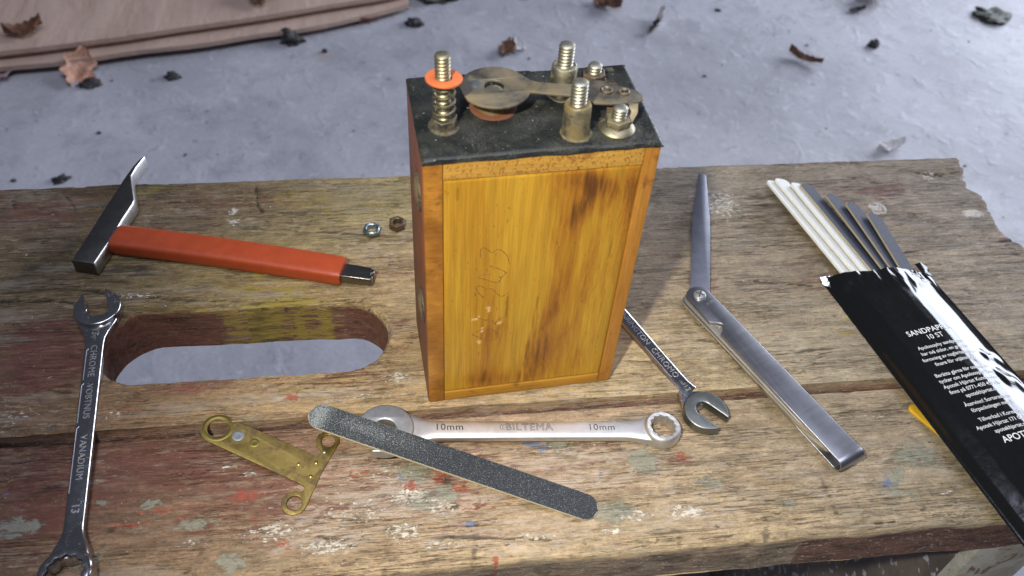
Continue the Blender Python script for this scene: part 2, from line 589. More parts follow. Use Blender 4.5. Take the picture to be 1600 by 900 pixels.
def cardboard():
    n = NT('brown cardboard')
    a = n.noise((0.02, 0.006, 0.02), 5, 0.6, 0.3)
    b_ = n.noise((0.05, 0.3, 0.3), 4, 0.6, 0.1, 4.0)
    c = n.mix(n.rng(a, 0.3, 0.7), (0.50, 0.36, 0.28), (0.60, 0.45, 0.36))
    c = n.mix(n.math('MULTIPLY', b_, 0.2), c, (0.28, 0.19, 0.13))
    n.bump(n.math('ADD', n.math('MULTIPLY', a, 3), b_), 1.5)
    return n.set(Base_Color=c, Roughness=0.8, Specular_IOR_Level=0.2)

def leafmat(name, ca, cb):
    n = NT(name)
    a = n.noise(0.12, 5, 0.6, 0.4)
    c = n.mix(n.rng(a, 0.35, 0.65), ca, cb)
    n.bump(a, 1.0)
    return n.set(Base_Color=c, Roughness=0.65)

def abrasive(name, ca, cb, gl, sp=2.2):
    n = NT(name)
    a = n.noise(sp, 3, 0.7)
    w = n.noise(0.06, 4, 0.6, 0.3, 5.0)
    c = n.mix(n.rng(a, 0.35, 0.65), ca, cb)
    _, m1, _, _, _ = n.attr('wear')
    g = n.rng(n.math('ADD', n.noise(sp * 1.35, 2, 0.6, 0.0, 8.0), n.math('MULTIPLY', m1, 0.16)), 0.63, 0.68)
    c = n.mix(n.math('MULTIPLY', g, 0.8), c, gl)
    c = n.mix(n.math('MULTIPLY', m1, n.rng(w, 0.3, 0.8, 0.1, 0.5)), c, (0.26, 0.28, 0.26))
    n.bump(a, 0.25)
    return n.set(Base_Color=c, Roughness=n.math('MULTIPLY_ADD', a, 0.4, 0.45), Specular_IOR_Level=0.3)

M = {}
M['plank'] = plank_material()
M['leg'] = leg_material()
M['leg_front'] = leg_front_material()
M['concrete'] = concrete()
M['cardboard'] = cardboard()
M['panel'] = varnished('amber varnished panel', (0.40, 0.195, 0.015), (0.52, 0.30, 0.030), (0.085, 0.030, 0.008), (0.55, 0.55, 0.014), attr=True)
M['stile'] = varnished('orange brown varnished wood', (0.25, 0.095, 0.014), (0.44, 0.195, 0.028), (0.09, 0.03, 0.008), (0.10, 0.10, 0.42))
M['stile_right'] = varnished('amber brown varnished wood', (0.36, 0.155, 0.024), (0.46, 0.205, 0.035), (0.15, 0.05, 0.012), (0.8, 0.8, 0.03))
M['rail'] = varnished('flecked beech wood', (0.46, 0.245, 0.045), (0.54, 0.30, 0.06), (0.22, 0.10, 0.03), (0.02, 0.5, 0.5), pores=True)
M['bottom_rail'] = varnished('worn amber wood', (0.36, 0.165, 0.018), (0.44, 0.225, 0.028), (0.12, 0.045, 0.012), (0.02, 0.5, 0.5))
M['core'] = plastic('dark joint filler', (0.03, 0.016, 0.008), 0.8)
M['bitumen'] = black_coating()
M['pencil'] = plastic('pencil line', (0.22, 0.095, 0.018), 0.6)
M['chrome'] = metal('chrome plated steel', (0.52, 0.52, 0.53), 0.20, 0.08, (0.4, 0.4, 0.4), 0.010, (0.10, 0.09, 0.07), 0.60, 0.72, 0.35)
M['chrome_bright'] = metal('bright chrome relief', (0.50, 0.50, 0.52), 0.36, 0.10, 1.5, 0.05, metallic=0.7)
M['satin'] = metal('satin chrome steel', (0.80, 0.79, 0.77), 0.50, 0.06, (0.03, 1.2, 1.2), 0.012)
M['satin_head'] = metal('brushed grey steel', (0.60, 0.61, 0.61), 0.50, 0.08, 0.8, 0.02)
M['engraved'] = plastic('dark engraved fill', (0.05, 0.048, 0.045), 0.6)
M['steel'] = metal('feeler gauge steel', (0.41, 0.41, 0.435), 0.34, 0.07, (0.8, 0.03, 0.8), 0.010, (0.22, 0.20, 0.18), 0.62, 0.80, 0.06)
M['blade'] = metal('blue grey blade steel', (0.33, 0.34, 0.39), 0.46, 0.06, (1.0, 0.03, 1.0), 0.010)
M['dark_steel'] = metal('dark blued steel', (0.20, 0.195, 0.185), 0.38, 0.09, 0.7, 0.015)
M['nail'] = metal('weathered nail head', (0.52, 0.50, 0.46), 0.6, 0.1, 0.6, 0.05, (0.20, 0.165, 0.12), 0.45, 0.65, 0.25, metallic=0.0)
M['jaw_dark'] = metal('greyish green forged steel', (0.27, 0.285, 0.27), 0.42, 0.1, 0.6, 0.03)
M['leaf_steel'] = metal('thin gauge leaf steel', (0.60, 0.56, 0.48), 0.50, 0.08, (0.03, 1.0, 1.0), 0.01)
M['shaft_steel'] = metal('dull nickel shaft', (0.26, 0.25, 0.23), 0.30, 0.08, 0.6, 0.02)
M['edge_steel'] = metal('edge glint steel', (0.50, 0.49, 0.47), 0.36, 0.1, 0.7, 0.02, (0.10, 0.07, 0.05), 0.55, 0.72, 0.3)
M['tarnish'] = metal('tarnished spring steel', (0.24, 0.225, 0.19), 0.46, 0.10, 0.25, 0.02, (0.22, 0.17, 0.095), 0.30, 0.75, 0.07)
M['tarnish_brown'] = metal('brown tarnished steel', (0.24, 0.20, 0.15), 0.46, 0.10, 0.4, 0.02, (0.13, 0.085, 0.05), 0.42, 0.62, 0.25)
M['stud'] = metal('dull brass plated thread', (0.42, 0.385, 0.26), 0.50, 0.10, 0.6, 0.02, (0.16, 0.12, 0.05), 0.56, 0.70, 0.4)
M['stud_zinc'] = metal('zinc plated thread', (0.54, 0.52, 0.42), 0.48, 0.10, 0.6, 0.02, (0.20, 0.18, 0.10), 0.60, 0.72, 0.4)
M['sleeve'] = metal('tarnished nickel sleeve', (0.42, 0.37, 0.25), 0.48, 0.10, 0.3, 0.02, (0.20, 0.135, 0.045), 0.36, 0.62, 0.16)
M['sleeve_grey'] = metal('grey nickel sleeve', (0.50, 0.48, 0.37), 0.46, 0.10, 0.3, 0.02, (0.22, 0.18, 0.09), 0.52, 0.68, 0.16)
M['nut'] = metal('grimy nut', (0.34, 0.31, 0.24), 0.46, 0.10, 0.4, 0.03, (0.085, 0.068, 0.042), 0.44, 0.62, 0.3)
M['washer'] = metal('dull nickel washer', (0.33, 0.30, 0.21), 0.52, 0.10, 0.3, 0.02, (0.20, 0.165, 0.09), 0.50, 0.66, 0.22)
M['spring'] = metal('dark spring wire', (0.36, 0.32, 0.24), 0.38, 0.10, 0.6, 0.02, (0.10, 0.07, 0.035), 0.50, 0.66, 0.4)
M['copper'] = plastic('red brown fibre washer', (0.19, 0.075, 0.045), 0.6, 0.1)
M['brass'] = metal('aged brass', (0.37, 0.275, 0.085), 0.44, 0.12, 0.3, 0.03, (0.11, 0.075, 0.03), 0.40, 0.66, 0.13)
M['brass_edge'] = metal('polished brass', (0.38, 0.29, 0.08), 0.38, 0.08, 0.3, 0.01)
M['solder'] = metal('grey contact point', (0.36, 0.38, 0.38), 0.5, 0.1, 0.8, 0.05)
M['zinc'] = metal('bluish zinc', (0.38, 0.46, 0.50), 0.36, 0.08, 0.8, 0.02)
M['rust'] = metal('rusty steel', (0.22, 0.17, 0.115), 0.5, 0.1, 0.6, 0.05, (0.10, 0.06, 0.03), 0.42, 0.6, 0.5)
M['orange'] = plastic('orange fibre disc', (0.62, 0.155, 0.05), 0.65, 0.15)
M['red_sleeve'] = plastic('red plastic sleeve', (0.40, 0.064, 0.019), 0.42, 0.05)
M['foil_black'] = None
M['print'] = plastic('white print', (0.80, 0.80, 0.80), 0.5, 0.0)
M['yellow'] = plastic('yellow plastic', (0.75, 0.46, 0.03), 0.5)
M['grit_dark'] = abrasive('dark abrasive paper', (0.012, 0.014, 0.019), (0.040, 0.046, 0.055), (0.45, 0.49, 0.52))
M['grit_blue'] = abrasive('blue grey abrasive paper', (0.026, 0.029, 0.047), (0.055, 0.060, 0.088), (0.14, 0.145, 0.175))
M['grit_white'] = abrasive('white abrasive paper', (0.66, 0.66, 0.60), (0.78, 0.78, 0.74), (0.85, 0.85, 0.82))
M['file_core'] = plastic('cream file core', (0.48, 0.42, 0.28), 0.7)
M['file_core_white'] = plastic('white file core', (0.80, 0.80, 0.74), 0.6)
M['leaf_brown'] = leafmat('dry brown leaf', (0.10, 0.045, 0.022), (0.22, 0.10, 0.05))
M['leaf_tan'] = leafmat('dry tan leaf', (0.42, 0.20, 0.12), (0.58, 0.34, 0.23))
M['leaf_pink'] = leafmat('pale pink dry leaf', (0.34, 0.24, 0.24), (0.46, 0.34, 0.33))
M['leaf_red'] = leafmat('red brown leaf', (0.17, 0.045, 0.03), (0.28, 0.09, 0.06))
M['leaf_pale'] = leafmat('bleached leaf', (0.60, 0.58, 0.58), (0.75, 0.73, 0.72))
M['moss'] = leafmat('dark moss', (0.018, 0.024, 0.012), (0.07, 0.075, 0.045))
M['soot'] = leafmat('dark crumbs', (0.020, 0.020, 0.022), (0.07, 0.065, 0.06))

def foil():
    n = NT('glossy black foil')
    a = n.noise(0.05, 4, 0.55, 0.5)
    f = n.noise(0.35, 4, 0.6, 0.4, 6.0)
    n.bump(n.math('ADD', n.math('MULTIPLY', a, 2.0), n.math('MULTIPLY', f, 0.12)), 0.11)
    return n.set(Base_Color=(0.006, 0.0065, 0.007), Roughness=n.math('MULTIPLY_ADD', f, 0.10, 0.10), Specular_IOR_Level=0.6)
M['foil_black'] = foil()
M['foil_silver'] = metal('silver foil lining', (0.85, 0.85, 0.88), 0.22, 0.08, 0.2, 0.15)
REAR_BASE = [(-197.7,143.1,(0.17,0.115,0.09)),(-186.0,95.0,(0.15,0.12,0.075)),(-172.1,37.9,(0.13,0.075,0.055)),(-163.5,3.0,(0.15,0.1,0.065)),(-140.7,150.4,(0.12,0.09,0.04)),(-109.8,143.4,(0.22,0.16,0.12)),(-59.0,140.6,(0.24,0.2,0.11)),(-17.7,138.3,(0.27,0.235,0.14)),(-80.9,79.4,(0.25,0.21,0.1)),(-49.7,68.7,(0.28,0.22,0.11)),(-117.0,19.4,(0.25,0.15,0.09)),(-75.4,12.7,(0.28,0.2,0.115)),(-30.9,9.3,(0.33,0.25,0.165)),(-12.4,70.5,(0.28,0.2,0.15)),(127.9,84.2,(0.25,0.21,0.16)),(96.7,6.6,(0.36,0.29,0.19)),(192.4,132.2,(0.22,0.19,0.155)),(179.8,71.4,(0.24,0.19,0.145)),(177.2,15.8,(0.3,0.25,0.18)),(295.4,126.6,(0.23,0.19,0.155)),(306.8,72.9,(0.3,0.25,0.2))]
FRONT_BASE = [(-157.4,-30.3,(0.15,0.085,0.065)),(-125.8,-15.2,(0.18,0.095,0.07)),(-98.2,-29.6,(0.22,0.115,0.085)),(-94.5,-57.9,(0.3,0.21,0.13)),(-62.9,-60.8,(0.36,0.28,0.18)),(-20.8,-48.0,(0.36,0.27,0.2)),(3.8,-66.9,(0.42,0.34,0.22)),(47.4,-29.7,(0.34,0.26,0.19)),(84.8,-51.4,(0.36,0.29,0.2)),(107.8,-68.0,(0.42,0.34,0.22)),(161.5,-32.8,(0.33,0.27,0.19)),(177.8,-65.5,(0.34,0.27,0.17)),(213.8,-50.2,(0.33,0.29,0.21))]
REAR_SPOTS = {}
REAR_SPOTS['maroon'] = [(-169.3,37.7,22.2,28.1,0.55),(-196.5,138.0,25.8,13.3,0.4),(-124.5,49.5,26.1,20.6,0.5),(-109.8,143.4,20.2,16.3,0.35),(-79.0,136.4,27.1,10.6,0.35),(-30.9,16.4,25.7,6.5,0.4),(-103.3,18.4,25.0,5.8,0.5),(140.5,42.9,11.3,9.6,0.5),(143.3,64.6,10.0,9.3,0.45),(249.2,129.1,30.8,18.5,0.3),(273.9,105.7,26.3,10.5,0.3),(-13.2,41.5,12.0,12.1,0.35),(-18.6,79.7,19.1,13.7,0.3)]
REAR_SPOTS['yellow'] = [(-67.5,62.3,22.7,5.9,0.75),(-79.9,86.0,6.8,6.3,0.6),(-100.2,61.7,17.9,4.2,0.4),(-62.4,140.8,20.6,11.8,0.4),(-141.5,155.7,10.1,14.1,0.5),(-156.9,106.7,15.6,19.7,0.45),(-31.4,128.6,27.3,15.8,0.35),(-42.2,13.7,34.1,5.7,0.3),(-74.3,72.5,27.8,7.8,0.5),(-166.4,131.3,9.6,15.7,0.4)]
REAR_SPOTS['white'] = [(-134.6,103.0,9.3,2.8,0.4),(-96.9,132.3,3.3,4.1,0.6),(-96.2,124.7,3.3,3.0,0.6),(-137.3,73.8,15.0,2.5,0.45),(-13.8,15.1,8.5,4.3,0.5),(2.8,3.1,11.2,2.8,0.4),(168.7,122.5,14.7,14.1,0.5),(138.5,47.3,11.3,11.0,0.4),(218.8,130.8,11.4,8.3,0.35),(313.4,107.2,6.9,3.6,0.9),(302.2,140.8,8.0,5.2,0.5),(-135.5,3.9,7.9,2.7,0.4),(-172.2,6.9,10.5,4.9,0.35),(119.4,24.0,18.6,12.2,0.25),(-30.9,5.8,16.9,2.8,0.4),(36.0,-6.4,17.0,2.0,0.4)]
REAR_SPOTS['red'] = [(-59.9,7.7,3.3,2.1,0.9),(-67.5,18.5,8.4,1.8,0.5),(-102.8,14.9,5.4,2.1,0.4),(-7.5,33.3,4.2,3.1,0.4),(-19.6,11.9,5.7,2.2,0.3),(-126.9,6.6,5.4,2.0,0.4),(-21.7,82.2,1.6,1.3,0.9),(141.1,44.9,8.1,6.1,0.35)]
REAR_SPOTS['green'] = [(-106.8,5.0,8.0,2.7,0.4),(314.9,125.6,23.5,15.9,0.3),(174.2,122.2,16.5,11.3,0.45),(183.2,71.2,13.7,9.8,0.25),(-160.6,1.1,15.7,3.4,0.3)]
REAR_SPOTS['dark'] = [(-141.5,155.7,11.8,19.9,0.5),(-142.7,87.8,27.6,11.5,0.45),(-186.0,95.0,18.1,11.7,0.4),(194.4,126.5,22.4,11.7,0.4),(191.9,107.8,21.8,7.7,0.4),(273.9,105.7,22.5,4.7,0.35),(-138.1,46.6,7.1,20.4,0.5),(217.4,106.3,14.7,5.5,0.35),(-181.2,112.9,21.8,7.8,0.4),(-58.5,130.1,20.3,6.2,0.25),(-14.1,4.5,8.4,1.3,0.2)]
FRONT_SPOTS = {}
FRONT_SPOTS['maroon'] = [(-151.8,-33.6,27.3,24.9,0.5),(-112.4,-19.4,31.3,12.9,0.55),(-85.5,-30.7,20.7,12.4,0.5),(-31.1,-35.4,23.7,9.2,0.3),(-7.3,-31.4,16.1,12.6,0.35),(14.5,-59.6,15.5,8.4,0.3),(105.6,-34.6,8.4,4.5,0.4),(86.1,-45.5,16.4,6.2,0.2),(-51.4,-45.3,15.3,5.8,0.3)]
FRONT_SPOTS['yellow'] = [(-113.4,-37.0,5.0,2.3,0.4),(28.9,-69.1,15.3,3.2,0.25),(172.3,-65.0,16.6,5.0,0.3)]
FRONT_SPOTS['white'] = [(-31.1,-47.1,15.5,7.3,0.45),(-43.3,-61.2,12.3,4.3,0.6),(-13.4,-57.1,10.1,5.0,0.55),(1.5,-63.9,10.0,2.7,0.5),(2.5,-47.1,7.8,4.6,0.5),(-10.3,-41.6,10.4,4.7,0.6),(99.4,-58.6,8.0,4.1,0.5),(83.1,-58.6,10.7,3.0,0.5),(71.2,-64.7,7.8,2.2,0.5),(104.8,-59.1,6.4,2.4,0.7),(154.8,-51.4,8.3,3.2,0.35),(-63.5,-52.6,15.1,7.0,0.45),(-86.4,-21.6,3.1,1.3,0.6),(-75.7,-25.5,4.1,1.5,0.5),(-15.3,-30.7,13.4,7.8,0.4),(6.5,-26.3,8.1,6.4,0.4),(217.9,-59.9,5.7,1.9,0.5),(-61.6,-1.2,16.6,3.4,0.3),(-94.9,-55.2,9.8,2.7,0.4),(56.6,-24.1,22.5,5.0,0.3),(91.0,-23.6,28.5,5.0,0.3),(37.2,-64.4,15.5,2.7,0.4),(203.5,-19.1,9.0,3.0,0.4)]
FRONT_SPOTS['red'] = [(-76.1,-35.9,7.2,2.9,0.75),(-109.2,-40.2,10.0,2.0,0.6),(-120.6,-44.8,9.9,1.7,0.55),(-101.2,-44.3,4.9,2.0,0.5),(-60.7,-58.3,7.4,3.3,0.5),(4.4,-16.5,4.4,3.9,0.5),(3.3,-33.8,4.8,3.7,0.75),(11.0,-39.0,5.8,3.0,0.6),(-10.2,-37.2,3.7,3.6,0.7),(-4.0,-19.0,3.8,3.2,0.5),(22.2,-72.5,1.2,2.1,0.9),(-71.4,-46.3,5.0,2.8,0.4),(-31.1,-29.3,5.2,3.7,0.5),(15.5,-48.3,10.5,3.5,0.5),(107.6,-32.2,3.4,3.3,0.6)]
FRONT_SPOTS['green'] = [(-162.7,-42.4,9.6,4.7,0.9),(-113.4,-36.4,4.5,2.3,0.8),(-132.3,-33.9,3.5,1.7,0.6),(-96.0,-47.0,9.9,2.9,0.7),(-9.9,-29.6,4.3,3.7,0.8),(-5.2,-45.0,7.8,4.7,0.7),(90.2,-33.3,6.7,6.5,0.95),(116.5,-46.6,6.1,3.9,0.7),(212.1,-41.0,10.5,6.4,0.85),(199.5,-49.0,4.5,4.8,0.7),(194.7,-56.4,6.2,4.6,0.7),(72.9,-56.2,9.0,5.3,0.9),(-136.6,-59.3,14.3,3.8,0.6),(-79.4,-64.5,7.2,5.3,0.7),(146.1,-59.7,11.0,3.6,0.5),(125.2,-26.4,8.6,3.3,0.4),(201.0,-58.5,8.5,3.3,0.5)]
FRONT_SPOTS['blue'] = [(42.6,-19.6,4.5,2.9,0.95),(48.3,-23.4,3.9,2.6,0.5),(194.6,-53.3,4.0,4.0,0.5),(13.5,-56.1,2.1,1.1,0.8),(-14.0,-32.3,2.2,1.8,0.6)]
FRONT_SPOTS['dark'] = [(7.7,-47.6,2.3,2.0,0.9),(-9.9,-29.6,2.7,2.5,0.5),(-33.6,-51.1,5.1,1.7,0.4),(5.4,-43.0,10.5,1.5,0.3),(53.3,-76.7,25.4,2.6,0.4),(139.3,-79.2,15.9,2.9,0.3),(183.8,-13.9,18.2,3.0,0.4),(-158.9,-24.4,15.2,7.8,0.35),(211.0,-16.1,9.2,3.8,0.4),(-18.6,-62.1,1.3,8.2,0.3)]
REAR_CRACKS = [[(-199.6,80.1),(-170.8,80.2),(-140.2,74.0),(-109.9,68.6),(-73.8,65.3),(-18.9,59.0)],[(-198.2,74.6),(-172.0,72.8),(-159.5,68.7)],[(281.0,88.5),(301.8,84.7),(326.0,83.7)],[(258.4,78.4),(289.1,74.5),(322.2,73.4)],[(259.4,70.1),(285.2,67.0),(318.4,66.8)],[(-187.1,152.9),(-183.1,146.4),(-177.8,136.9)],[(-213.3,154.3),(-209.3,141.2)],[(-87.0,151.7),(-85.1,136.8),(-82.0,131.4)],[(295.2,101.8),(279.5,101.1),(259.0,106.6),(230.4,110.9)],[(-90.8,119.4),(-57.8,114.0),(-18.1,109.7)],[(144.9,14.3),(193.6,16.5)],[(104.0,25.1),(132.8,26.9),(157.3,23.2)],[(170.0,62.8),(208.9,55.7),(239.0,44.7)],[(295.7,144.2),(314.4,140.8),(321.8,139.2)],[(-184.6,24.7),(-154.1,18.2)]]
FRONT_STROKES = [[(-126.1,-47.0),(-131.3,-62.3)],[(-87.6,-55.9),(-96.7,-68.1)],[(-78.6,-48.5),(-83.7,-69.3)],[(18.9,-39.7),(16.0,-56.9),(13.4,-73.1)],[(165.4,-46.1),(165.8,-67.4)],[(-19.8,-59.3),(-21.2,-75.1)],[(135.7,-61.8),(131.5,-78.5)],[(97.1,-69.8),(95.0,-77.9)]]
FRONT_CRACKS = [[(-60.9,-54.2),(-31.0,-59.6),(4.2,-60.9),(44.7,-66.5)],[(81.6,-71.2),(134.2,-70.3),(189.6,-71.0)]]

# ------------------------------------------------------------------ setting: floor
def add_floor():
    mb = MB()
    s = 3600.0
    mb.add(([(-s, -s, 0), (s, -s, 0), (s, s, 0), (-s, s, 0)], [(0, 1, 2, 3)]))
    o = mb.build('floor', M['concrete'], loc=(0, 0, -400))
    tag(o, 'grey concrete floor with small specks and lumps behind the bench', 'floor', kind='structure')
add_floor()

# ------------------------------------------------------------------ bench
BENCH_YAW = R(-4.2)
bench = empty('workbench', 'weathered paint stained wooden bench with a hand slot, tools laid on it', 'bench', rot=(0, 0, BENCH_YAW))

def plank(name, u0, u1, v0, v1, ztop, thick, base_pts, spots, cracks, strokes=(), slot=None, step=1.1, rr=(2.0, 4.0), wall=None, seed=1):
    nu, nv = int((u1 - u0) / step) + 1, int((v1 - v0) / step) + 1
    uu = np.linspace(u0, u1, nu)
    vv = np.linspace(v0, v1, nv)
    U, V = np.meshgrid(uu, vv, indexing='ij')
    U, V = U.ravel().copy(), V.ravel().copy()
    # ragged end and edges
    endn = (fbm(V * 0.05, V * 0 + 3.3, seed, 4) - 0.5) * 15 + (fbm(V * 0.16, V * 0 + 9.1, seed + 5, 3) - 0.5) * 3.5 + (fbm(V * 0.6, V * 0 + 4.1, seed + 6, 2) - 0.5) * 2.5
    w = sstep(u1 - 45, u1, U)
    U = U + endn * w
    k0, k1 = sstep(v0 + 6, v0, V), sstep(v1 - 6, v1, V)
    V = V + (fbm(U * 0.035, U * 0 + 1.7, seed + 1, 4) - 0.5) * (1.2 if seed < 20 else 2.4) * k0 + (fbm(U * 0.05, U * 0 + 5.7, seed + 2, 4) - 0.5) * (4.5 if seed < 20 else 1.0) * k1
    ue = u1 + endn
    de = np.minimum(np.minimum(V - v0, v1 - V) + 0.6, ue - U)
    keep = None
    if slot:
        su0, su1, sv0, sv1 = slot
        r = (sv1 - sv0) / 2
        cv = (sv0 + sv1) / 2
        cu, hl = (su0 + su1) / 2, (su1 - su0) / 2 - r
        def sdf(u, v):
            return np.hypot(np.maximum(np.abs(u - cu) - hl, 0), v - cv) - r + (fbm(u * 0.06, v * 0.06, 21, 3) - 0.5) * 2.0
        D = sdf(U, V)
        # draw the vertices next to the rim onto it
        near = np.abs(D) < step * 0.75
        gx = (sdf(U + 0.2, V) - sdf(U - 0.2, V)) / 0.4
        gy = (sdf(U, V + 0.2) - sdf(U, V - 0.2)) / 0.4
        U[near] -= (D * gx)[near]
        V[near] -= (D * gy)[near]
        D[near] = 0
        inside = D < -1e-6
        de = np.minimum(de, np.maximum(D, 0))
    # relief: cupping, raised grain, gouges
    Z = 0.55 * (fbm(U * 0.012, V * 0.05, seed + 10, 4) - 0.5) * 2
    gr = fbm(U * 0.010, V * 0.40 + 0.5 * fbm(U * 0.02, V * 0.03, seed + 4, 2), seed + 11, 4)
    Z += 0.42 * (gr - 0.5) * 2
    gv = np.abs(fbm(U * 0.007, V * 0.17 + 0.8 * fbm(U * 0.012, V * 0.02, seed + 7, 2), seed + 12, 3) - 0.5)
    Z -= 0.42 * np.clip(1 - gv / 0.015, 0, 1) * sstep(0.42, 0.62, fbm(U * 0.015, V * 0.03, seed + 15, 3))
    chip = fbm(U * 0.09, V * 0.16, seed + 13, 4)
    Z -= 0.5 * sstep(0.62, 0.72, chip)
    crackmask = np.zeros_like(U)
    for poly in cracks:
        d = np.full_like(U, 1e9)
        wob = (fbm(U * 0.08, V * 0.08, seed + 17, 3) - 0.5) * 3.0
        for a, b in zip(poly[:-1], poly[1:]):
            d = np.minimum(d, seg_dist(U, V + wob, a, b))
        c = np.clip(1 - d / (0.35 + 1.1 * fbm(U * 0.05, V * 0, seed + 18, 2)), 0, 1) * (0.4 + 0.6 * sstep(0.30, 0.55, fbm(U * 0.03, V * 0.02, seed + 20, 3)))
        crackmask = np.maximum(crackmask, c)
    Z -= 1.1 * crackmask
    strokemask = np.zeros_like(U)
    for poly in strokes:
        d = np.full_like(U, 1e9)
        for a, b in zip(poly[:-1], poly[1:]):
            d = np.minimum(d, seg_dist(U, V, a, b))
        strokemask = np.maximum(strokemask, sstep(1.7, 0.9, d + (fbm(U * 0.3, V * 0.3, seed + 19, 3) - 0.5) * 1.2))
    rad = rr[0] + (rr[1] - rr[0]) * np.clip(fbm(U * 0.03, V * 0.03, seed + 14, 3) * 2 - 0.5, 0, 1)
    if seed > 20:
        rad = np.where(V > v1 - 8, 0.7, rad)
    else:
        rad = np.where(V < v0 + 6, 0.4 + 0.25 * rad, rad)
    t = np.clip(1 - np.maximum(de, 0) / rad, 0, 1)
    Z -= rad * (1 - np.sqrt(np.clip(1 - t * t, 0, 1)))
    # attributes
    bc = np.zeros((len(U), 3))
    ws = np.zeros(len(U))
    for bu, bv, col in base_pts:
        w_ = np.exp(-((U - bu) ** 2 / (2 * 42 ** 2) + (V - bv) ** 2 / (2 * 20 ** 2))) + 1e-6
        bc += w_[:, None] * np.array(col)
        ws += w_
    bc /= ws[:, None]
    grey = bc.mean(1, keepdims=True)
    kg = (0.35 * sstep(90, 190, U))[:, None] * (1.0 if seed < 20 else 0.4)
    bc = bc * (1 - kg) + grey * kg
    bc *= (0.76 + 0.20 * sstep(-120, -10, U))[:, None] * (np.array([1.06, 1.0, 0.86]) if seed < 20 else np.array([0.95, 0.89, 0.83]))  # darker to the left: lamp falloff put into the base colour
    dens = {k: np.full(len(U), 0.0) for k in ('maroon', 'yellow', 'white', 'red', 'green', 'dark', 'blue', 'pale')}
    for k, lst in spots.items():
        for cu_, cv_, ru, rv, dd in lst:
            q = np.hypot((U - cu_) / ru, (V - cv_) / rv)
            dens[k] = np.maximum(dens[k], dd * {'maroon': 1.22, 'red': 0.95, 'green': 1.0, 'white': 1.0, 'blue': 1.15}.get(k, 1.0) * sstep(1.7, 0.2, q))
    dens['dark'] = np.maximum(dens['dark'], np.maximum(crackmask * 1.15, strokemask * 0.40))
    top = np.stack([U, V, Z + ztop], 1)
    idx = np.arange(nu * nv).reshape(nu, nv)
    F = np.stack([idx[:-1, :-1], idx[1:, :-1], idx[1:, 1:], idx[:-1, 1:]], -1).reshape(-1, 4)
    if slot:
        F = F[~inside[F].any(1)]
    # boundary edges
    E_ = np.concatenate([F[:, [0, 1]], F[:, [1, 2]], F[:, [2, 3]], F[:, [3, 0]]])
    key = np.sort(E_, 1)
    key = key[:, 0].astype(np.int64) * (nu * nv) + key[:, 1]
    un_, first, cnt = np.unique(key, return_index=True, return_counts=True)
    BE = E_[first[cnt == 1]]
    bv = np.unique(BE)
    lut = np.full(nu * nv, -1)
    lut[bv] = np.arange(len(bv))
    rings = [bv]
    verts = [top]
    base = len(top)
    depths = [6, 11, 16, 21, thick]
    A1 = np.stack([dens['maroon'], dens['yellow'], dens['white'], dens['red']], 1)
    A2 = np.stack([dens['green'], dens['dark'], dens['blue'], dens['pale']], 1)
    b1, b2, b3 = [bc], [A1], [A2]
    for dpt in depths:
        p = top[bv].copy()
        p[:, 2] = np.minimum(ztop - dpt, p[:, 2] - 0.3)
        jit = (fbm(p[:, 0] * 0.05 + dpt, p[:, 1] * 0.05 + dpt * 0.37, seed + 30, 3) - 0.5)
        inner = np.zeros(len(bv), bool)
        if slot:
            inner = np.abs(D[bv]) < 1e-6
        cw_ = np.where(inner, 0.3, 1.1)
        p[:, 1] += jit * cw_
        p[:, 0] += jit * cw_ * np.where(inner, 1.0, 3.0)
        verts.append(p)
        cb, c1, c2 = bc[bv].copy(), A1[bv].copy(), A2[bv].copy()
        if wall:
            wall(p[:, 0], p[:, 1], inner, cb, c1, c2)
        b1.append(cb); b2.append(c1); b3.append(c2)
        rings.append(base + np.arange(len(bv)))
        base += len(bv)
    faces = [tuple(q) for q in F.tolist()]
    for ra, rb in zip(rings[:-1], rings[1:]):
        a0, a1 = ra[lut[BE[:, 0]]], ra[lut[BE[:, 1]]]
        c0, c1_ = rb[lut[BE[:, 0]]], rb[lut[BE[:, 1]]]
        faces += [tuple(q) for q in np.stack([a1, a0, c0, c1_], 1).tolist()]
    # underside
    verts.append(np.stack([U, V, np.full(len(U), ztop - thick)], 1))
    under = base + F[:, ::-1]
    faces += [tuple(q) for q in under.tolist()]
    b1.append(bc); b2.append(A1); b3.append(A2)
    P = np.concatenate(verts)
    me = bpy.data.meshes.new(name)
    me.from_pydata((P * MM).tolist(), [], faces)
    one = lambda a: np.concatenate([a, np.ones((len(a), 1))], 1) if a.shape[1] == 3 else a
    set_attr(me, 'base', one(np.concatenate(b1)))
    set_attr(me, 'paint_one', np.concatenate(b2))
    set_attr(me, 'paint_two', np.concatenate(b3))
    bm = bmesh.new()
    bm.from_mesh(me)
    bmesh.ops.delete(bm, geom=[v for v in bm.verts if not v.link_faces], context='VERTS')
    bm.to_mesh(me)
    bm.free()
    shade(me, 60)
    me.materials.append(M['plank'])
    o = bpy.data.objects.new(name, me)
    COL.objects.link(o)
    o.parent = bench
    return o

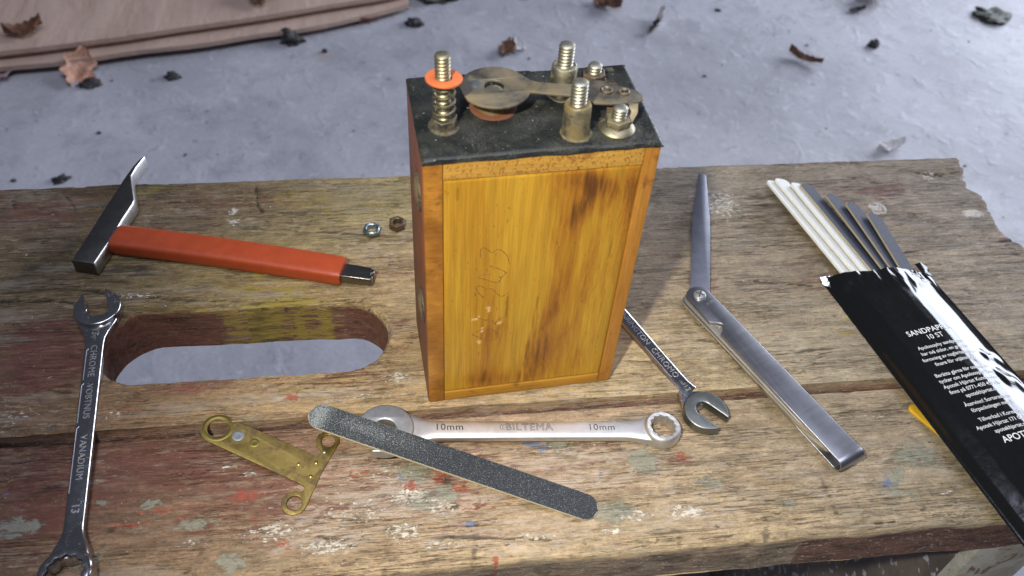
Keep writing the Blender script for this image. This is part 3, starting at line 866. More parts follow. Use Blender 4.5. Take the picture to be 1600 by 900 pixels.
def rear_wall(u, v, inner, cb, c1, c2):
    fr = (v < 2) & ~inner
    cb[fr] = (0.32, 0.195, 0.15)
    c1[fr, 0] = 0.46
    c1[fr, 2] = 0.25
    cb[inner] = (0.20, 0.11, 0.07)
    c1[inner, 0] = np.where((u[inner] < -100) | (u[inner] > -38), 0.85, 0.55)
    un_ = u[inner] + (fbm(u[inner] * 0.12, c1[inner, 0] * 0 + 2.2, 71, 3) - 0.5) * 26
    c1[inner, 1] = 0.12 + 0.70 * sstep(-104, -92, un_) * sstep(-36, -52, un_) * (0.55 + 0.45 * sstep(0.4, 0.6, fbm(u[inner] * 0.14, u[inner] * 0, 72, 2)))
    c2[inner, 1] = np.where((u[inner] > -85) & (u[inner] < -66), 0.45, 0.2)

def front_wall(u, v, inner, cb, c1, c2):
    fr = v < -60
    cb[fr] = (0.26, 0.20, 0.15)
    c1[fr, 0] = np.where(u[fr] > 150, 0.85, 0.25)
    c1[fr, 2] = 0.25
    c2[fr, 1] = 0.35
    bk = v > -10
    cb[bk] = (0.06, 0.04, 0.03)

FRONT_SPOTS['pale'] = [(-10, -40, 48, 20, .58), (60, -35, 45, 16, .5), (105, -55, 45, 14, .42), (-45, -55, 28, 12, .52), (170, -45, 40, 14, .36), (30, -62, 40, 10, .5)]
REAR_SPOTS['pale'] = [(60, -2, 70, 8, .4), (-40, 8, 40, 6, .4), (120, 25, 30, 14, .36), (290, 120, 40, 24, .36), (170, 125, 24, 16, .42), (-20, 100, 30, 30, .32), (250, 50, 40, 14, .34)]
REAR_SPOTS['maroon'] += [(270, 128, 24, 12, .42), (230, 96, 22, 10, .38), (205, 60, 22, 9, .3)]
REAR_SPOTS['yellow'] += [(200, 100, 24, 12, .3), (215, 30, 30, 10, .22)]
FRONT_SPOTS['green'] += [(-8, -31, 8, 5, .85), (4, -42, 7, 4, .8), (-2, -24, 6, 3, .7), (55, -22, 5, 4, .8)]
FRONT_SPOTS['maroon'] += [(0, -36, 60, 24, .40), (-70, -38, 42, 20, .46), (60, -30, 40, 14, .32)]
FRONT_SPOTS['white'] += [(-20, -40, 60, 24, .24), (80, -45, 70, 18, .2)]
FRONT_SPOTS['dark'] += [(5, -36, 2.4, 1.8, .8), (-11, -27, 3, 2, .7)]
REAR_SLOT = (-148, -17, 21.5, 63.5)
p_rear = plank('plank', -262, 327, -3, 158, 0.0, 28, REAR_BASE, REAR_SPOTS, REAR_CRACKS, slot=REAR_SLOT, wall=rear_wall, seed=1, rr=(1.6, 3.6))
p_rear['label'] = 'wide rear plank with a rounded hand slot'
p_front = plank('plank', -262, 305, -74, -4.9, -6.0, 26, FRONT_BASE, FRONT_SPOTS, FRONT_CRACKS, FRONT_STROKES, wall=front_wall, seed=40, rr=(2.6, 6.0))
p_front['label'] = 'narrow front plank specked with paint'

def bench_legs():
    for u in (243, -240):
        mb = MB()
        mb.add(box(u, u + 30, -66, 150, -399.6, -32.4, 1.5))
        leg = mb.build('leg', M['leg'], bench)
        fb = MB()
        fb.add(box(u - 2, u + 32, -73, -66.3, -399.6, -33.5, 1.2))
        fb.build('leg_edge', M['leg_front'], leg)
    mb = MB()
    mb.add(lathe([(5.5, -0.6), (5.4, -0.1), (4.6, 0.35), (3.0, 0.7), (0.3, 0.85)], 28), T(258.5, 114, -0.15, R(3), R(-4)))
    mb.build('nail_head', M['nail'], bench)
bench_legs()

# ------------------------------------------------------------------ the wooden coil box
coil = empty('ignition_coil', 'old amber varnished wooden coil box with a black top and brass terminals', 'coil box')
CW, CD, CH = 82.5, 47.9, 134.2
STILE_L, STILE_R = 6.7, 5.6

def stained_panel(name, x0, x1, z0, z1, y, depth, mat, stains, lines, flecks, parent):
    nx, nz = int((x1 - x0) / 0.8), int((z1 - z0) / 0.8)
    X, Z = np.meshgrid(np.linspace(x0, x1, nx), np.linspace(z0, z1, nz), indexing='ij')
    X, Z = X.ravel(), Z.ravel()
    Y = y + 0.10 * (fbm(X * 0.06, Z * 0.012, 3, 4) - 0.5) * 2 + 0.06 * (fbm(X * 0.5, Z * 0.02, 5, 3) - 0.5)
    edge = np.minimum(np.minimum(X - x0, x1 - X), np.minimum(Z - z0, z1 - Z))
    Y = Y + 0.45 * np.clip(1 - edge / 0.7, 0, 1)
    st = np.zeros_like(X)
    for cx, cz, rx, rz, ang, d in stains:
        c, s = math.cos(R(ang)), math.sin(R(ang))
        a, b = (X - cx) * c + (Z - cz) * s, -(X - cx) * s + (Z - cz) * c
        st = st + 0.72 * d * np.exp(-((a / rx) ** 2 + (b / rz) ** 2))
    st = np.minimum(st, 1.1)
    ln = np.zeros_like(X)
    for poly in lines:
        for a, b in zip(poly[:-1], poly[1:]):
            ln = np.maximum(ln, sstep(0.6, 0.05, seg_dist(X, Z, a, b)) * 0.6)
    fk = np.zeros_like(X)
    for poly in flecks:
        for a, b in zip(poly[:-1], poly[1:]):
            fk = np.maximum(fk, sstep(0.75, 0.3, seg_dist(X, Z, a, b)))
    Y = Y + ln * 0.25
    n = nx * nz
    idx = np.arange(n).reshape(nx, nz)
    F = np.stack([idx[:-1, :-1], idx[1:, :-1], idx[1:, 1:], idx[:-1, 1:]], -1).reshape(-1, 4)
    v = np.stack([X, Y, Z], 1).tolist()
    f = [tuple(q) for q in F.tolist()]
    rim = list(idx[:, 0]) + list(idx[-1, 1:]) + list(idx[-2::-1, -1]) + list(idx[0, -2:0:-1])
    b0 = len(v)
    for i in rim:
        v.append((v[i][0], y + depth, v[i][2]))
    m_ = len(rim)
    for k in range(m_):
        f.append((int(rim[k]), b0 + k, b0 + (k + 1) % m_, int(rim[(k + 1) % m_])))
    f.append(tuple(range(b0, b0 + m_)))
    me = bpy.data.meshes.new(name)
    me.from_pydata([(a * MM, b * MM, c * MM) for a, b, c in v], [], f)
    at = np.zeros((len(v), 4))
    at[:n, 0], at[:n, 1], at[:n, 2], at[:, 3] = st, ln, fk, 1
    set_attr(me, 'stain', at)
    shade(me, 40)
    me.materials.append(mat)
    o = bpy.data.objects.new(name, me)
    COL.objects.link(o)
    o.parent = parent
    return o

def worn_box(x0, x1, y0, y1, z0, z1, bev, seed, amp=0.35, cuts=14):
    """a bevelled board whose arrises are knocked about"""
    bm = bmesh.new()
    bmesh.ops.create_cube(bm, size=1.0)
    for v in bm.verts:
        v.co = Vector(((x0 + x1) / 2 + v.co.x * (x1 - x0), (y0 + y1) / 2 + v.co.y * (y1 - y0), (z0 + z1) / 2 + v.co.z * (z1 - z0)))
    L = max(x1 - x0, y1 - y0, z1 - z0)
    long = [e for e in bm.edges if (e.verts[0].co - e.verts[1].co).length > L * 0.9]
    bmesh.ops.subdivide_edges(bm, edges=long, cuts=cuts, use_grid_fill=True)
    bmesh.ops.bevel(bm, geom=[e for e in bm.edges if len(e.link_faces) == 2 and e.calc_face_angle(0) > 0.5], offset=bev, segments=2, profile=0.6, affect='EDGES')
    c = Vector(((x0 + x1) / 2, (y0 + y1) / 2, (z0 + z1) / 2))
    for v in bm.verts:
        n = fbm(np.array([v.co.z * 0.11 + v.co.x * 0.07]), np.array([v.co.y * 0.09 + v.co.x * 0.05]), seed, 3)[0] - 0.5
        v.co += (c - v.co).normalized() * (n * amp)
    return bm_out(bm)

def build_coil():
    body = MB().add(box(3, CW - 3, 4, CD - 1, 2, CH - 1, 0.3)).build('inner_body', M['core'], coil)
    for nm, x0, x1, mt, sd in (('side_board', 0, STILE_L, M['stile'], 3), ('side_board', CW - STILE_R, CW, M['stile_right'], 9)):
        s = MB().add(worn_box(x0, x1, 0, CD, 0, CH - 0.1, 0.7, sd, 0.5)).build(nm, mt, coil)
        if x0 == 0:
            left = s
    MB().add(box(-0.25, 0.6, 0.8, CD - 0.8, 0.8, CH - 1.5, 0.2)).build('side_face', M['side_red'], left)  # thin darker red brown layer over the left face
    MB().add(worn_box(STILE_L + 0.15, CW - STILE_R - 0.15, 0.05, 6, 125.3, CH - 0.2, 0.35, 12, 0.3)).build('top_rail', M['rail'], coil)
    MB().add(worn_box(STILE_L + 0.15, CW - STILE_R - 0.15, 0.1, 6, 0.2, 6.0, 0.5, 14, 0.5)).build('bottom_rail', M['bottom_rail'], coil)
    stains = [(56, 121, 15, 6, -20, 0.62), (48, 112, 6, 9, 20, 0.36), (58, 108, 5, 14, -25, 0.45), (52, 96, 4, 20, -14, 0.35),
              (74, 118, 5, 10, 0, 0.35), (75, 100, 3, 26, -4, 0.45), (52, 60, 5, 34, -10, 0.45), (46, 28, 9, 20, -14, 0.40),
              (53, 20, 8, 16, 0, 0.40), (24, 24, 5, 18, 0, 0.55), (22, 12, 9, 7, 0, 0.5), (36, 10, 14, 6, 0, 0.4), (68, 20, 6, 14, 0, 0.4),
              (30, 105, 4, 16, -15, 0.28), (25, 62, 5, 24, 0, 0.34), (28, 44, 6, 8, 0, 0.4), (13, 40, 2.5, 40, 0, 0.18), (62, 50, 4, 25, -8, 0.3), (58, 66, 22, 75, -6, 0.20), (66, 110, 16, 16, 0, 0.25), (72, 60, 3, 20, -3, 0.35), (64, 78, 3, 16, -6, 0.3)]
    lines = [[(44.5, 62), (43.2, 45), (42.6, 30), (40.8, 18), (39.8, 7)], [(70.5, 92), (71.4, 80)], [(32.1, 64), (31.9, 57), (32.2, 52)], [(12, 121), (12, 116)]]
    flecks = [[(18.2, 52.5), (19.6, 52.0), (20.6, 53.4)], [(24.4, 58.8), (24.8, 56.6)], [(22.2, 46.6), (22.4, 44.2)], [(21.0, 38.6), (21.6, 37.2)], [(29.0, 48.4), (29.8, 48.9)]]
    pan = stained_panel('front_panel', STILE_L + 0.2, CW - STILE_R - 0.2, 6.2, 125.0, 0.35, 5, M['panel'], stains, lines, flecks, coil)
    # pencilled writing, on its side
    strokes = [[(20.5, 87.2), (20.5, 90.8), (21.4, 92.1), (23.1, 90.8), (24.8, 89.0), (26.5, 90.3), (28.2, 89.9), (30.0, 87.6), (31.0, 85.4), (31.7, 82.2)],
               [(24.1, 82.1), (27.3, 80.4), (30.9, 77.5)], [(18.6, 76.8), (22.0, 77.7), (24.7, 77.7)], [(30.9, 77.5), (29.1, 75.3), (28.2, 72.6)],
               [(19.9, 76.3), (22.1, 75.3), (26.7, 72.8), (28.9, 74.3), (27.8, 76.2)],
               [(22.4, 64.8), (20.6, 67.3), (19.3, 70.4), (19.7, 71.7), (21.2, 71.4), (23.3, 69.6), (25.6, 69.3), (27.2, 67.0), (29.5, 64.4), (32.0, 66.3)],
               [(19.4, 53.8), (23.3, 51.3), (25.5, 49.8), (27.4, 48.3), (28.6, 50.9), (31.2, 52.0)],
               [(18.3, 43.0), (20.4, 44.7), (23.0, 45.9), (26.2, 45.3), (28.4, 42.5), (29.3, 40.3), (28.0, 38.5), (25.4, 38.4), (22.6, 39.8), (20.5, 41.4), (18.6, 42.8)],
               [(27.9, 47.8), (26.5, 50.4), (23.9, 51.6)]]
    mb = MB()
    for st in strokes:
        P = []
        for i in range(len(st) - 1):
            a, b = st[i], st[i + 1]
            p0 = st[max(i - 1, 0)]
            p3 = st[min(i + 2, len(st) - 1)]
            for k in range(6):
                t = k / 6
                q = [0.5 * (2 * a[j] + (b[j] - p0[j]) * t + (2 * p0[j] - 5 * a[j] + 4 * b[j] - p3[j]) * t * t + (3 * a[j] - p0[j] - 3 * b[j] + p3[j]) * t ** 3) for j in (0, 1)]
                P.append((q[0], 0.40, q[1]))
        P.append((st[-1][0], 0.40, st[-1][1]))
        rr_ = [0.19 * (0.85 + 0.3 * math.sin(i * 1.3)) for i in range(len(P))]
        mb.add(tube(P, rr_, 6))
    mb.build('pencil_marks', M['pencil'], pan)
    MB().add(box(STILE_L + 0.2, CW - STILE_R - 0.2, CD - 5, CD - 0.3, 0.2, CH - 0.3, 0.3)).build('back_panel', M['stile'], coil)
    # contact buttons on the left side
    for z in (111.0, 50.5):
        mb = MB()
        mb.add(lathe([(0.5, 1.6), (3.0, 1.5), (5.0, 0.9), (5.8, 0.2), (5.9, -0.5)], 28), T(-0.2, 13, z, 0, -math.pi / 2))
        b = mb.build('contact_button', M['sleeve'], coil)
        mb = MB()
        mb.add(ringlathe([(5.6, -0.1), (7.2, -0.1), (7.4, 0.5), (6.8, 0.9), (5.8, 0.7)], 32), T(-0.3, 13, z, 0, -math.pi / 2))
        mb.build('contact_ring', M['nut'], b)
    # black top with an uneven lip
    nx, ny = 110, 66
    X, Y = np.meshgrid(np.linspace(-0.3, CW + 0.3, nx), np.linspace(-0.5, CD + 0.3, ny), indexing='ij')
    X, Y = X.ravel(), Y.ravel()
    fr = sstep(3, 0, Y)
    Y = Y - fr * (fbm(X * 0.09, X * 0, 8, 4) - 0.34) * 1.1
    X = X + sstep(CW - 4, CW, X) * (fbm(Y * 0.15, Y * 0, 28, 3) - 0.6) * 1.8 - sstep(3, 0, X) * (fbm(Y * 0.12, Y * 0, 29, 3) - 0.5) * 0.5
    de = np.minimum(np.minimum(X + 0.3, CW + 0.3 - X), np.minimum(Y + 0.8, CD + 0.3 - Y))
    Zt = 135.3 + 0.35 * (fbm(X * 0.06, Y * 0.06, 4, 4) - 0.5) * 2 - 0.9 * np.clip(1 - de / 1.4, 0, 1) ** 2
    Zt = Zt - 0.5 * sstep(0.62, 0.7, fbm(X * 0.12, Y * 0.12, 77, 3)) * np.clip(1 - de / 8, 0, 1)
    n = nx * ny
    idx = np.arange(n).reshape(nx, ny)
    F = np.stack([idx[:-1, :-1], idx[1:, :-1], idx[1:, 1:], idx[:-1, 1:]], -1).reshape(-1, 4)
    rim = list(idx[:, 0]) + list(idx[-1, 1:]) + list(idx[-2::-1, -1]) + list(idx[0, -2:0:-1])
    v = np.stack([X, Y, Zt], 1).tolist()
    f = [tuple(q) for q in F.tolist()]
    b0 = len(v)
    lip = fbm(np.array([v[i][0] for i in rim]) * 0.12, np.array([v[i][1] for i in rim]) * 0.12, 6, 4)
    for k, i in enumerate(rim):
        v.append((v[i][0], v[i][1], 133.0 - 1.2 * (lip[k] - 0.45)))
    m_ = len(rim)
    for k in range(m_):
        f.append((int(rim[k]), b0 + k, b0 + (k + 1) % m_, int(rim[(k + 1) % m_])))
    mb = MB()
    mb.v, mb.f = v, f
    top = mb.build('black_top', M['bitumen'], coil, angle=50)
    mb = MB()
    mb.add(box(73.0, 77.0, 43.0, 45.4, 135.0, 135.75, 0.2))
    mb.build('inset_square', M['moss'], top)

def threaded(r, z0, z1, pitch=1.0, depth=0.22, n=24):
    rows = int((z1 - z0) / pitch * 8)
    v, f = [], []
    for i in range(rows + 1):
        z = z0 + (z1 - z0) * i / rows
        for k in range(n):
            a = 2 * math.pi * k / n
            ph = (z / pitch - k / n) % 1.0
            tri = abs(ph - 0.5) * 2
            rr_ = r - depth * tri * tri * 1.5
            if i >= rows - 2:
                rr_ = min(rr_, r - 0.35 * (i - rows + 3))
            v.append((rr_ * math.cos(a), rr_ * math.sin(a), z))
    for i in range(rows):
        for k in range(n):
            k2 = (k + 1) % n
            f.append((i * n + k, i * n + k2, (i + 1) * n + k2, (i + 1) * n + k))
    f.append(tuple(range(rows * n, rows * n + n)))
    return v, f

TOP = 135.2
def post(x, y, lean, sleeve_mat, stud_mat, zt=155.6):
    """threaded stud standing in a cylindrical nickel sleeve"""
    M0 = T(x, y, TOP, *lean)
    mb = MB().add(lathe([(4.0, -0.5), (4.85, 0.0), (4.75, 0.8), (4.65, 6), (4.6, 11.2), (4.3, 11.9), (3.9, 12.1), (2.6, 11.6)], 40), M0)
    s = mb.build('terminal_sleeve', sleeve_mat, coil)
    MB().add(threaded(2.85, 10.5, zt - TOP, 1.3, 0.36), M0).build('threaded_stud', stud_mat, s)
    mb = MB().add(ringlathe([(4.5, -0.2), (6.0, -0.2), (5.8, 0.25), (4.8, 0.45)], 36), M0)
    mb.build('solder_ring', M['washer'], s)

def build_terminals():
    post(53.4, 7.9, (R(-1), R(-1), 0), M['sleeve'], M['stud_zinc'], 155.7)
    post(54.0, 31.5, (R(1), R(0), 0.6), M['sleeve_grey'], M['stud_zinc'], 155.6)
    # adjusting stud with spring and orange disc
    x, y = 9.4, 16.6
    mb = MB()
    mb.add(lathe([(5.6, 0.0), (5.5, 0.5), (4.2, 0.9)], 32), T(x, y, TOP))
    base = mb.build('stud_washer', M['nut'], coil)
    MB().add(prism([hexagon(8.2, 12)], 0.8, 4.2, 0.35), T(x, y, TOP)).build('hex_nut', M['nut'], base)
    st = MB().add(threaded(2.6, 3.5, 28.4, 1.3, 0.34), T(x, y, TOP, R(0.5), R(-1.0))).build('adjusting_stud', M['stud'], coil)
    path = []
    turns = 4.2
    for i in range(150):
        t = i / 149
        a = t * turns * 2 * math.pi + 0.6
        path.append((x + 3.35 * math.cos(a), y + 3.35 * math.sin(a), TOP + 4.8 + t * 13.2))
    MB().add(tube(path, 0.62, 8)).build('coil_spring', M['spring'], coil)
    disc = [circle(0, 0, 6.15, 40), circle(0, 0, 2.7, 24)]
    MB().add(prism(disc, 0, 0.9, 0.2), T(x, y, 153.8, R(-3), R(2))).build('fibre_disc', M['orange'], coil)
    # core under the vibrator
    mb = MB().add(lathe([(8.5, -0.3), (8.3, 0.3), (7.6, 0.5), (6.0, 0.4)], 36), T(28.0, 26.0, TOP))
    c = mb.build('core_washer', M['copper'], coil)
    MB().add(lathe([(5.9, 0.4), (5.9, 2.6), (5.5, 3.0), (0.6, 3.1)], 32), T(28.0, 26.2, TOP)).build('core_tip', M['sleeve'], c)
    # bridge on its two nuts
    def strip(path, w, th):
        secs = []
        P = [Vector(p) for p in path]
        for i, p in enumerate(P):
            d = (P[min(i + 1, len(P) - 1)] - P[max(i - 1, 0)]).normalized()
            side = Vector((d.y, -d.x, 0)).normalized()
            up = side.cross(d).normalized()
            secs.append([tuple(p + side * a + up * b) for a, b in ((-w / 2, -th / 2), (w / 2, -th / 2), (w / 2, th / 2), (-w / 2, th / 2))])
        return loft(secs)
    br = [(67.2, 39.5, 137.2), (67.3, 33.5, 137.4), (67.6, 31.0, 138.8), (67.9, 28.0, 141.2), (68.6, 23, 141.8), (69.4, 17.5, 141.5), (69.7, 14.8, 139.6), (69.4, 12.5, 137.4), (68.2, 6.5, 136.6)]
    mb = MB().add(strip(br, 7.6, 0.9))
    mb.build('bridge_strap', M['tarnish_brown'], coil)
    # nuts with washers
    for nm, x, y, zt, rw, ml in (('terminal_nut', 68.2, 8.4, 144.6, 6.4, M['washer']), ('terminal_nut', 67.0, 36.8, 143.4, 5.6, M['tarnish_brown'])):
        mb = MB().add(lathe([(rw, 0.0), (rw, 0.7), (rw - 0.5, 1.3), (rw - 2.0, 2.2), (2.6, 2.4)], 40), T(x, y, TOP))
        w_ = mb.build('terminal_washer', ml, coil)
        MB().add(prism([hexagon(8.0, 20)], 2.0, 4.8, 0.4), T(x, y, TOP)).build(nm, ml, w_)
        MB().add(threaded(2.6, 4.0, zt - TOP, 1.2, 0.3), T(x, y, TOP, R(2), R(1))).build('threaded_stud', M['stud_zinc'], w_)
    # vibrator: disc, neck and riveted foot cut from one sheet
    d0 = (28.4, 26.0)
    out = arc(d0[0], d0[1], 12.4, 24, 150, 22)
    out += [(16.6, 30.4), (15.4, 28.4), (16.2, 26.0)]
    out += arc(d0[0], d0[1], 12.4, 200, 338, 24)
    out += [(41.3, 21.2), (43.4, 20.4), (50, 18.6), (57.8, 17.0), (58.6, 14.6), (60.6, 12.6), (66, 11.6), (71.4, 11.5), (73.4, 12.6), (75.2, 11.9), (77.0, 12.2), (78.3, 13.6), (78.6, 15.6), (77.4, 18.0), (74.6, 20.2), (70.5, 22.6), (66.2, 25.6), (62.8, 26.2), (60.8, 24.6), (58.4, 24.0), (50, 25.4), (44.0, 27.0), (41.6, 28.4)]
    hole = circle(28.2, 26.6, 3.5, 28)
    pv, pf = prism([out, hole], -0.45, 0.45, 0.18)
    def sag(p):
        x, y, z = p
        return (x, y, z + 143.0 - 0.000 * x + 0.7 * math.sin((x - 16) / 62 * math.pi) * 0.4 + (0.6 if x < 17.5 else 0))
    mb = MB()
    mb.v, mb.f = [sag(p) for p in pv], pf
    vib = mb.build('vibrator_spring', M['tarnish'], coil)
    MB().add(lathe([(2.5, 0), (2.4, 0.3), (1.6, 0.45), (0.2, 0.48)], 24), T(21.6, 28.2, 143.5)).build('contact_rivet', M['solder'], vib)
    MB().add(lathe([(3.2, 0), (3.1, 0.4), (0.3, 0.5)], 24), T(28.2, 26.2, 141.7)).build('contact_pin', M['sleeve_grey'], vib)
    for x, y, rr_ in ((66.4, 19.2, 2.3), (72.2, 17.6, 2.2)):
        MB().add(ringlathe([(rr_ * 0.45, 0.25), (rr_ * 0.75, 0.75), (rr_, 0.5), (rr_ * 1.05, 0.0), (rr_ * 0.5, 0.0)], 24), T(x, y, 143.65)).build('rivet', M['tarnish_brown'], vib)
    MB().add(strip([(73.4, 13.4, 143.0), (74.2, 11.8, 142.4), (74.0, 10.6, 140.4), (72.6, 9.4, 137.6), (70.5, 8.6, 137.2)], 3.4, 0.7)).build('bent_tab', M['tarnish'], vib)
M['side_red'] = varnished('dark red brown side wood', (0.17, 0.058, 0.030), (0.23, 0.085, 0.045), (0.06, 0.020, 0.012), (0.5, 0.5, 0.02), rough=0.5)
build_coil()
build_terminals()

# ------------------------------------------------------------------ wrenches
def jaw_outline(r, gap, root, ang, tip=0.93):
    """open jaw round the origin, mouth towards ang (degrees)"""
    h = gap / 2
    a0 = math.degrees(math.asin(min((h + r * 0.22) / r, 0.95)))
    pts = [(r * tip, h), (r * tip * 1.0 + 0.2, h + r * 0.10)] + arc(0, 0, r, a0, 360 - a0, 40) + [(r * tip + 0.2, -h - r * 0.10), (r * tip, -h)]
    pts += [(root + h * 0.75, -h)] + arc(root + h * 0.35, 0, h * 0.98, -65, -180, 8) + arc(root + h * 0.35, 0, h * 0.98, 180, 65, 8) + [(root + h * 0.75, h)]
    c, s = math.cos(R(ang)), math.sin(R(ang))
    return [(x * c - y * s, x * s + y * c) for x, y in pts]

def wrench(name, label, A, B, z_a, z_b, jaw, ring, sh, mat, mat_head, group=None, border=False):
    """A, B: centres of the open jaw and of the ring on the bench (mm)"""
    dx, dy = B[0] - A[0], B[1] - A[1]
    L = math.hypot(dx, dy)
    yaw = math.atan2(dy, dx)
    pitch = math.atan2(z_a - z_b, L)
    root = empty(name, label, 'wrench', (A[0], A[1], z_a), (0, pitch, yaw), group)
    jr, gap, jang, jt, jroot, jx, jy = jaw
    rr, rh, rt = ring
    w0, w1, h0 = sh
    # shank flaring into both heads
    secs = []
    xs = [jr * 0.35 + (L - jr * 0.35 - rr * 0.6) * k / 36 for k in range(37)]
    for x in xs:
        t = x / L
        w = w0 + (w1 - w0) * t
        fa = sstep(jr * 1.9, jr * 0.35, x)
        fb = sstep(L - rr * 2.1, L - rr * 0.6, x)
        w = w + fa ** 1.3 * (jr * 1.75 - w) + fb ** 1.3 * (rr * 1.55 - w)
        h = h0 + fa * (jt * 0.72 - h0) + fb * (rt * 0.80 - h0)
        zc = h / 2 + 0.4 * (1 - fa) * (1 - fb)
        ring_ = rrect(w, h, 3.6, 28)
        secs.append([(x, a, zc + b) for a, b in ring_])
    sk = MB().add(loft(secs)).build('shank', mat, root, angle=40)
    jb = MB().add(prism([jaw_outline(jr, gap, -jr * jroot, jang)], 0, jt, 0.75, 3), T(jx, jy, 0)).build('open_jaw', mat_head, root, angle=40)
    def inner(f):
        def g(a):
            k = (a * 12 / (2 * math.pi)) % 1.0
            return rh * (0.93 + 0.13 * abs(k - 0.5) * 2) * f
        return g
    prof = [(inner(1.0), 0.8), (inner(1.0), rt - 0.9), (inner(1.07), rt - 0.15), (lambda a: (rh * 1.1 + rr) / 2, rt + 0.05), (rr - 0.9, rt - 0.25), (rr - 0.15, rt - 1.2), (rr, rt * 0.5), (rr - 0.15, 1.2), (rr - 0.9, 0.2), (inner(1.08), 0.1)]
    MB().add(ringlathe(prof, 144), T(L, 0, 0)).build('ring_end', mat, root, angle=40)
    root['half'] = 0
    del root['half']
    return root, L, h0 + 0.4, sk

def emboss(parent, body, x, y, z, size, rz, mat, ex=0.12, name='lettering', off=0.0, outline=0.0, spacing=1.0):
    return MB().add(lettering(body, size, ex, 'CENTER', off, outline, spacing), T(x, y, z, 0, 0, rz)).build(name, mat, parent, angle=30)

# chrome wrench on the left
w, L, zt, sk = wrench('combination_wrench', 'shiny dark chrome combination wrench lying across both planks beside the hand slot', (-145.4, 73.0), (-141.4, -56.4), 0.1, -5.4,
               (10.5, 9.4, 180 + 12, 6.2, 0.30, 0, 0), (10.0, 6.2, 8.4), (8.5, 7.4, 4.0), M['chrome'], M['chrome'], 'wrenches on the bench')
emboss(sk, 'CHROME', 30, 0.2, zt - 0.02, 3.9, 0, M['chrome_bright'], 0.14, spacing=1.15)
emboss(sk, 'VOBTNUS', 51.5, 0.2, zt - 0.02, 3.8, 0, M['chrome_bright'], 0.14, spacing=1.05)
emboss(sk, 'VANADIUM', 79, 0.2, zt - 0.02, 3.8, 0, M['chrome_bright'], 0.14, spacing=1.10)
for x, dx in ((13.5, 0), (102, 0)):
    emboss(sk, '13', x, 0.1, zt + (0.3 if x < 50 else 0.05), 4.3, 0, M['chrome_bright'], 0.22)
for a, b, yy in ((23, 40, -2.75), (42, 62, -3.05), (64, 95, -2.95)):
    MB().add(tube([(a, yy + 0.8, zt - 0.1), (a + 0.8, yy, zt - 0.12), (b, yy, zt - 0.12)], 0.20, 6)).build('panel_border', M['chrome_bright'], sk)

# satin 10 mm wrench
w, L, zt, sk = wrench('combination_wrench', 'satin 10mm combination wrench lying flat in front of the coil box under the file', (-20.4, -13.4), (98.9, -28.2), -0.1, -5.9,
               (12.0, 9.4, 180 + 40, 5.4, 0.10, 0, 0), (8.35, 5.35, 7.0), (9.2, 8.8, 4.4), M['satin'], M['satin_head'], 'wrenches on the bench')
u = lambda x, y: ((x + 20.3) * math.cos(math.atan2(-17, 119.2)) + (y + 11.2) * math.sin(math.atan2(-17, 119.2)))
emboss(sk, '10mm', u(6.5, -13.4), 0.6, zt - 0.06, 4.6, 0, M['engraved'], 0.08, off=0.04, spacing=1.1)
emboss(sk, '10mm', u(72, -23.2), 0.6, zt - 0.06, 4.5, 0, M['engraved'], 0.08, spacing=1.1)
xc = u(40.5, -18.6)
emboss(sk, 'BILTEMA', xc, 0.6, zt - 0.02, 4.9, 0, M['engraved'], outline=0.095, spacing=1.12, name='maker_name')
mb = MB()
for k in range(2):
    mb.add(tube([(xc - 12.6 + k * 1.1 + 1.4 * (1 - math.cos(t)), 0.6 + 1.45 * math.sin(t), zt) for t in [(-1.3 + 2.6 * q / 8) for q in range(9)]], 0.1, 5))
mb.build('maker_mark', M['engraved'], sk)

# chrome wrench behind the coil box
w, L, zt, sk = wrench('combination_wrench', 'small chrome wrench sticking out from behind the right side of the coil box', (121.0, -22.6), (76.5, 96.0), -4.4, 0.1,
               (10.1, 7.4, 180 + 17, 5.0, 0.22, 0, 0), (9.0, 5.2, 7.0), (8.2, 7.4, 4.2), M['chrome'], M['jaw_dark'], 'wrenches on the bench')
emboss(sk, 'CHROMO', 30, 0.0, zt - 0.02, 4.0, math.pi, M['chrome_bright'], 0.14, spacing=1.1)
emboss(sk, 'SUNRINGTON', 55, 0.0, zt - 0.02, 3.9, math.pi, M['chrome_bright'], 0.14, spacing=1.0)
emboss(sk, '12', 13.6, 0.0, zt + 0.25, 3.6, math.pi, M['chrome_bright'], 0.2)
for yy in (-2.5, 2.5):
    MB().add(tube([(22, yy * 0.8, zt - 0.1), (23, yy, zt - 0.14), (42, yy, zt - 0.14)], 0.16, 6)).build('panel_border', M['chrome_bright'], sk)

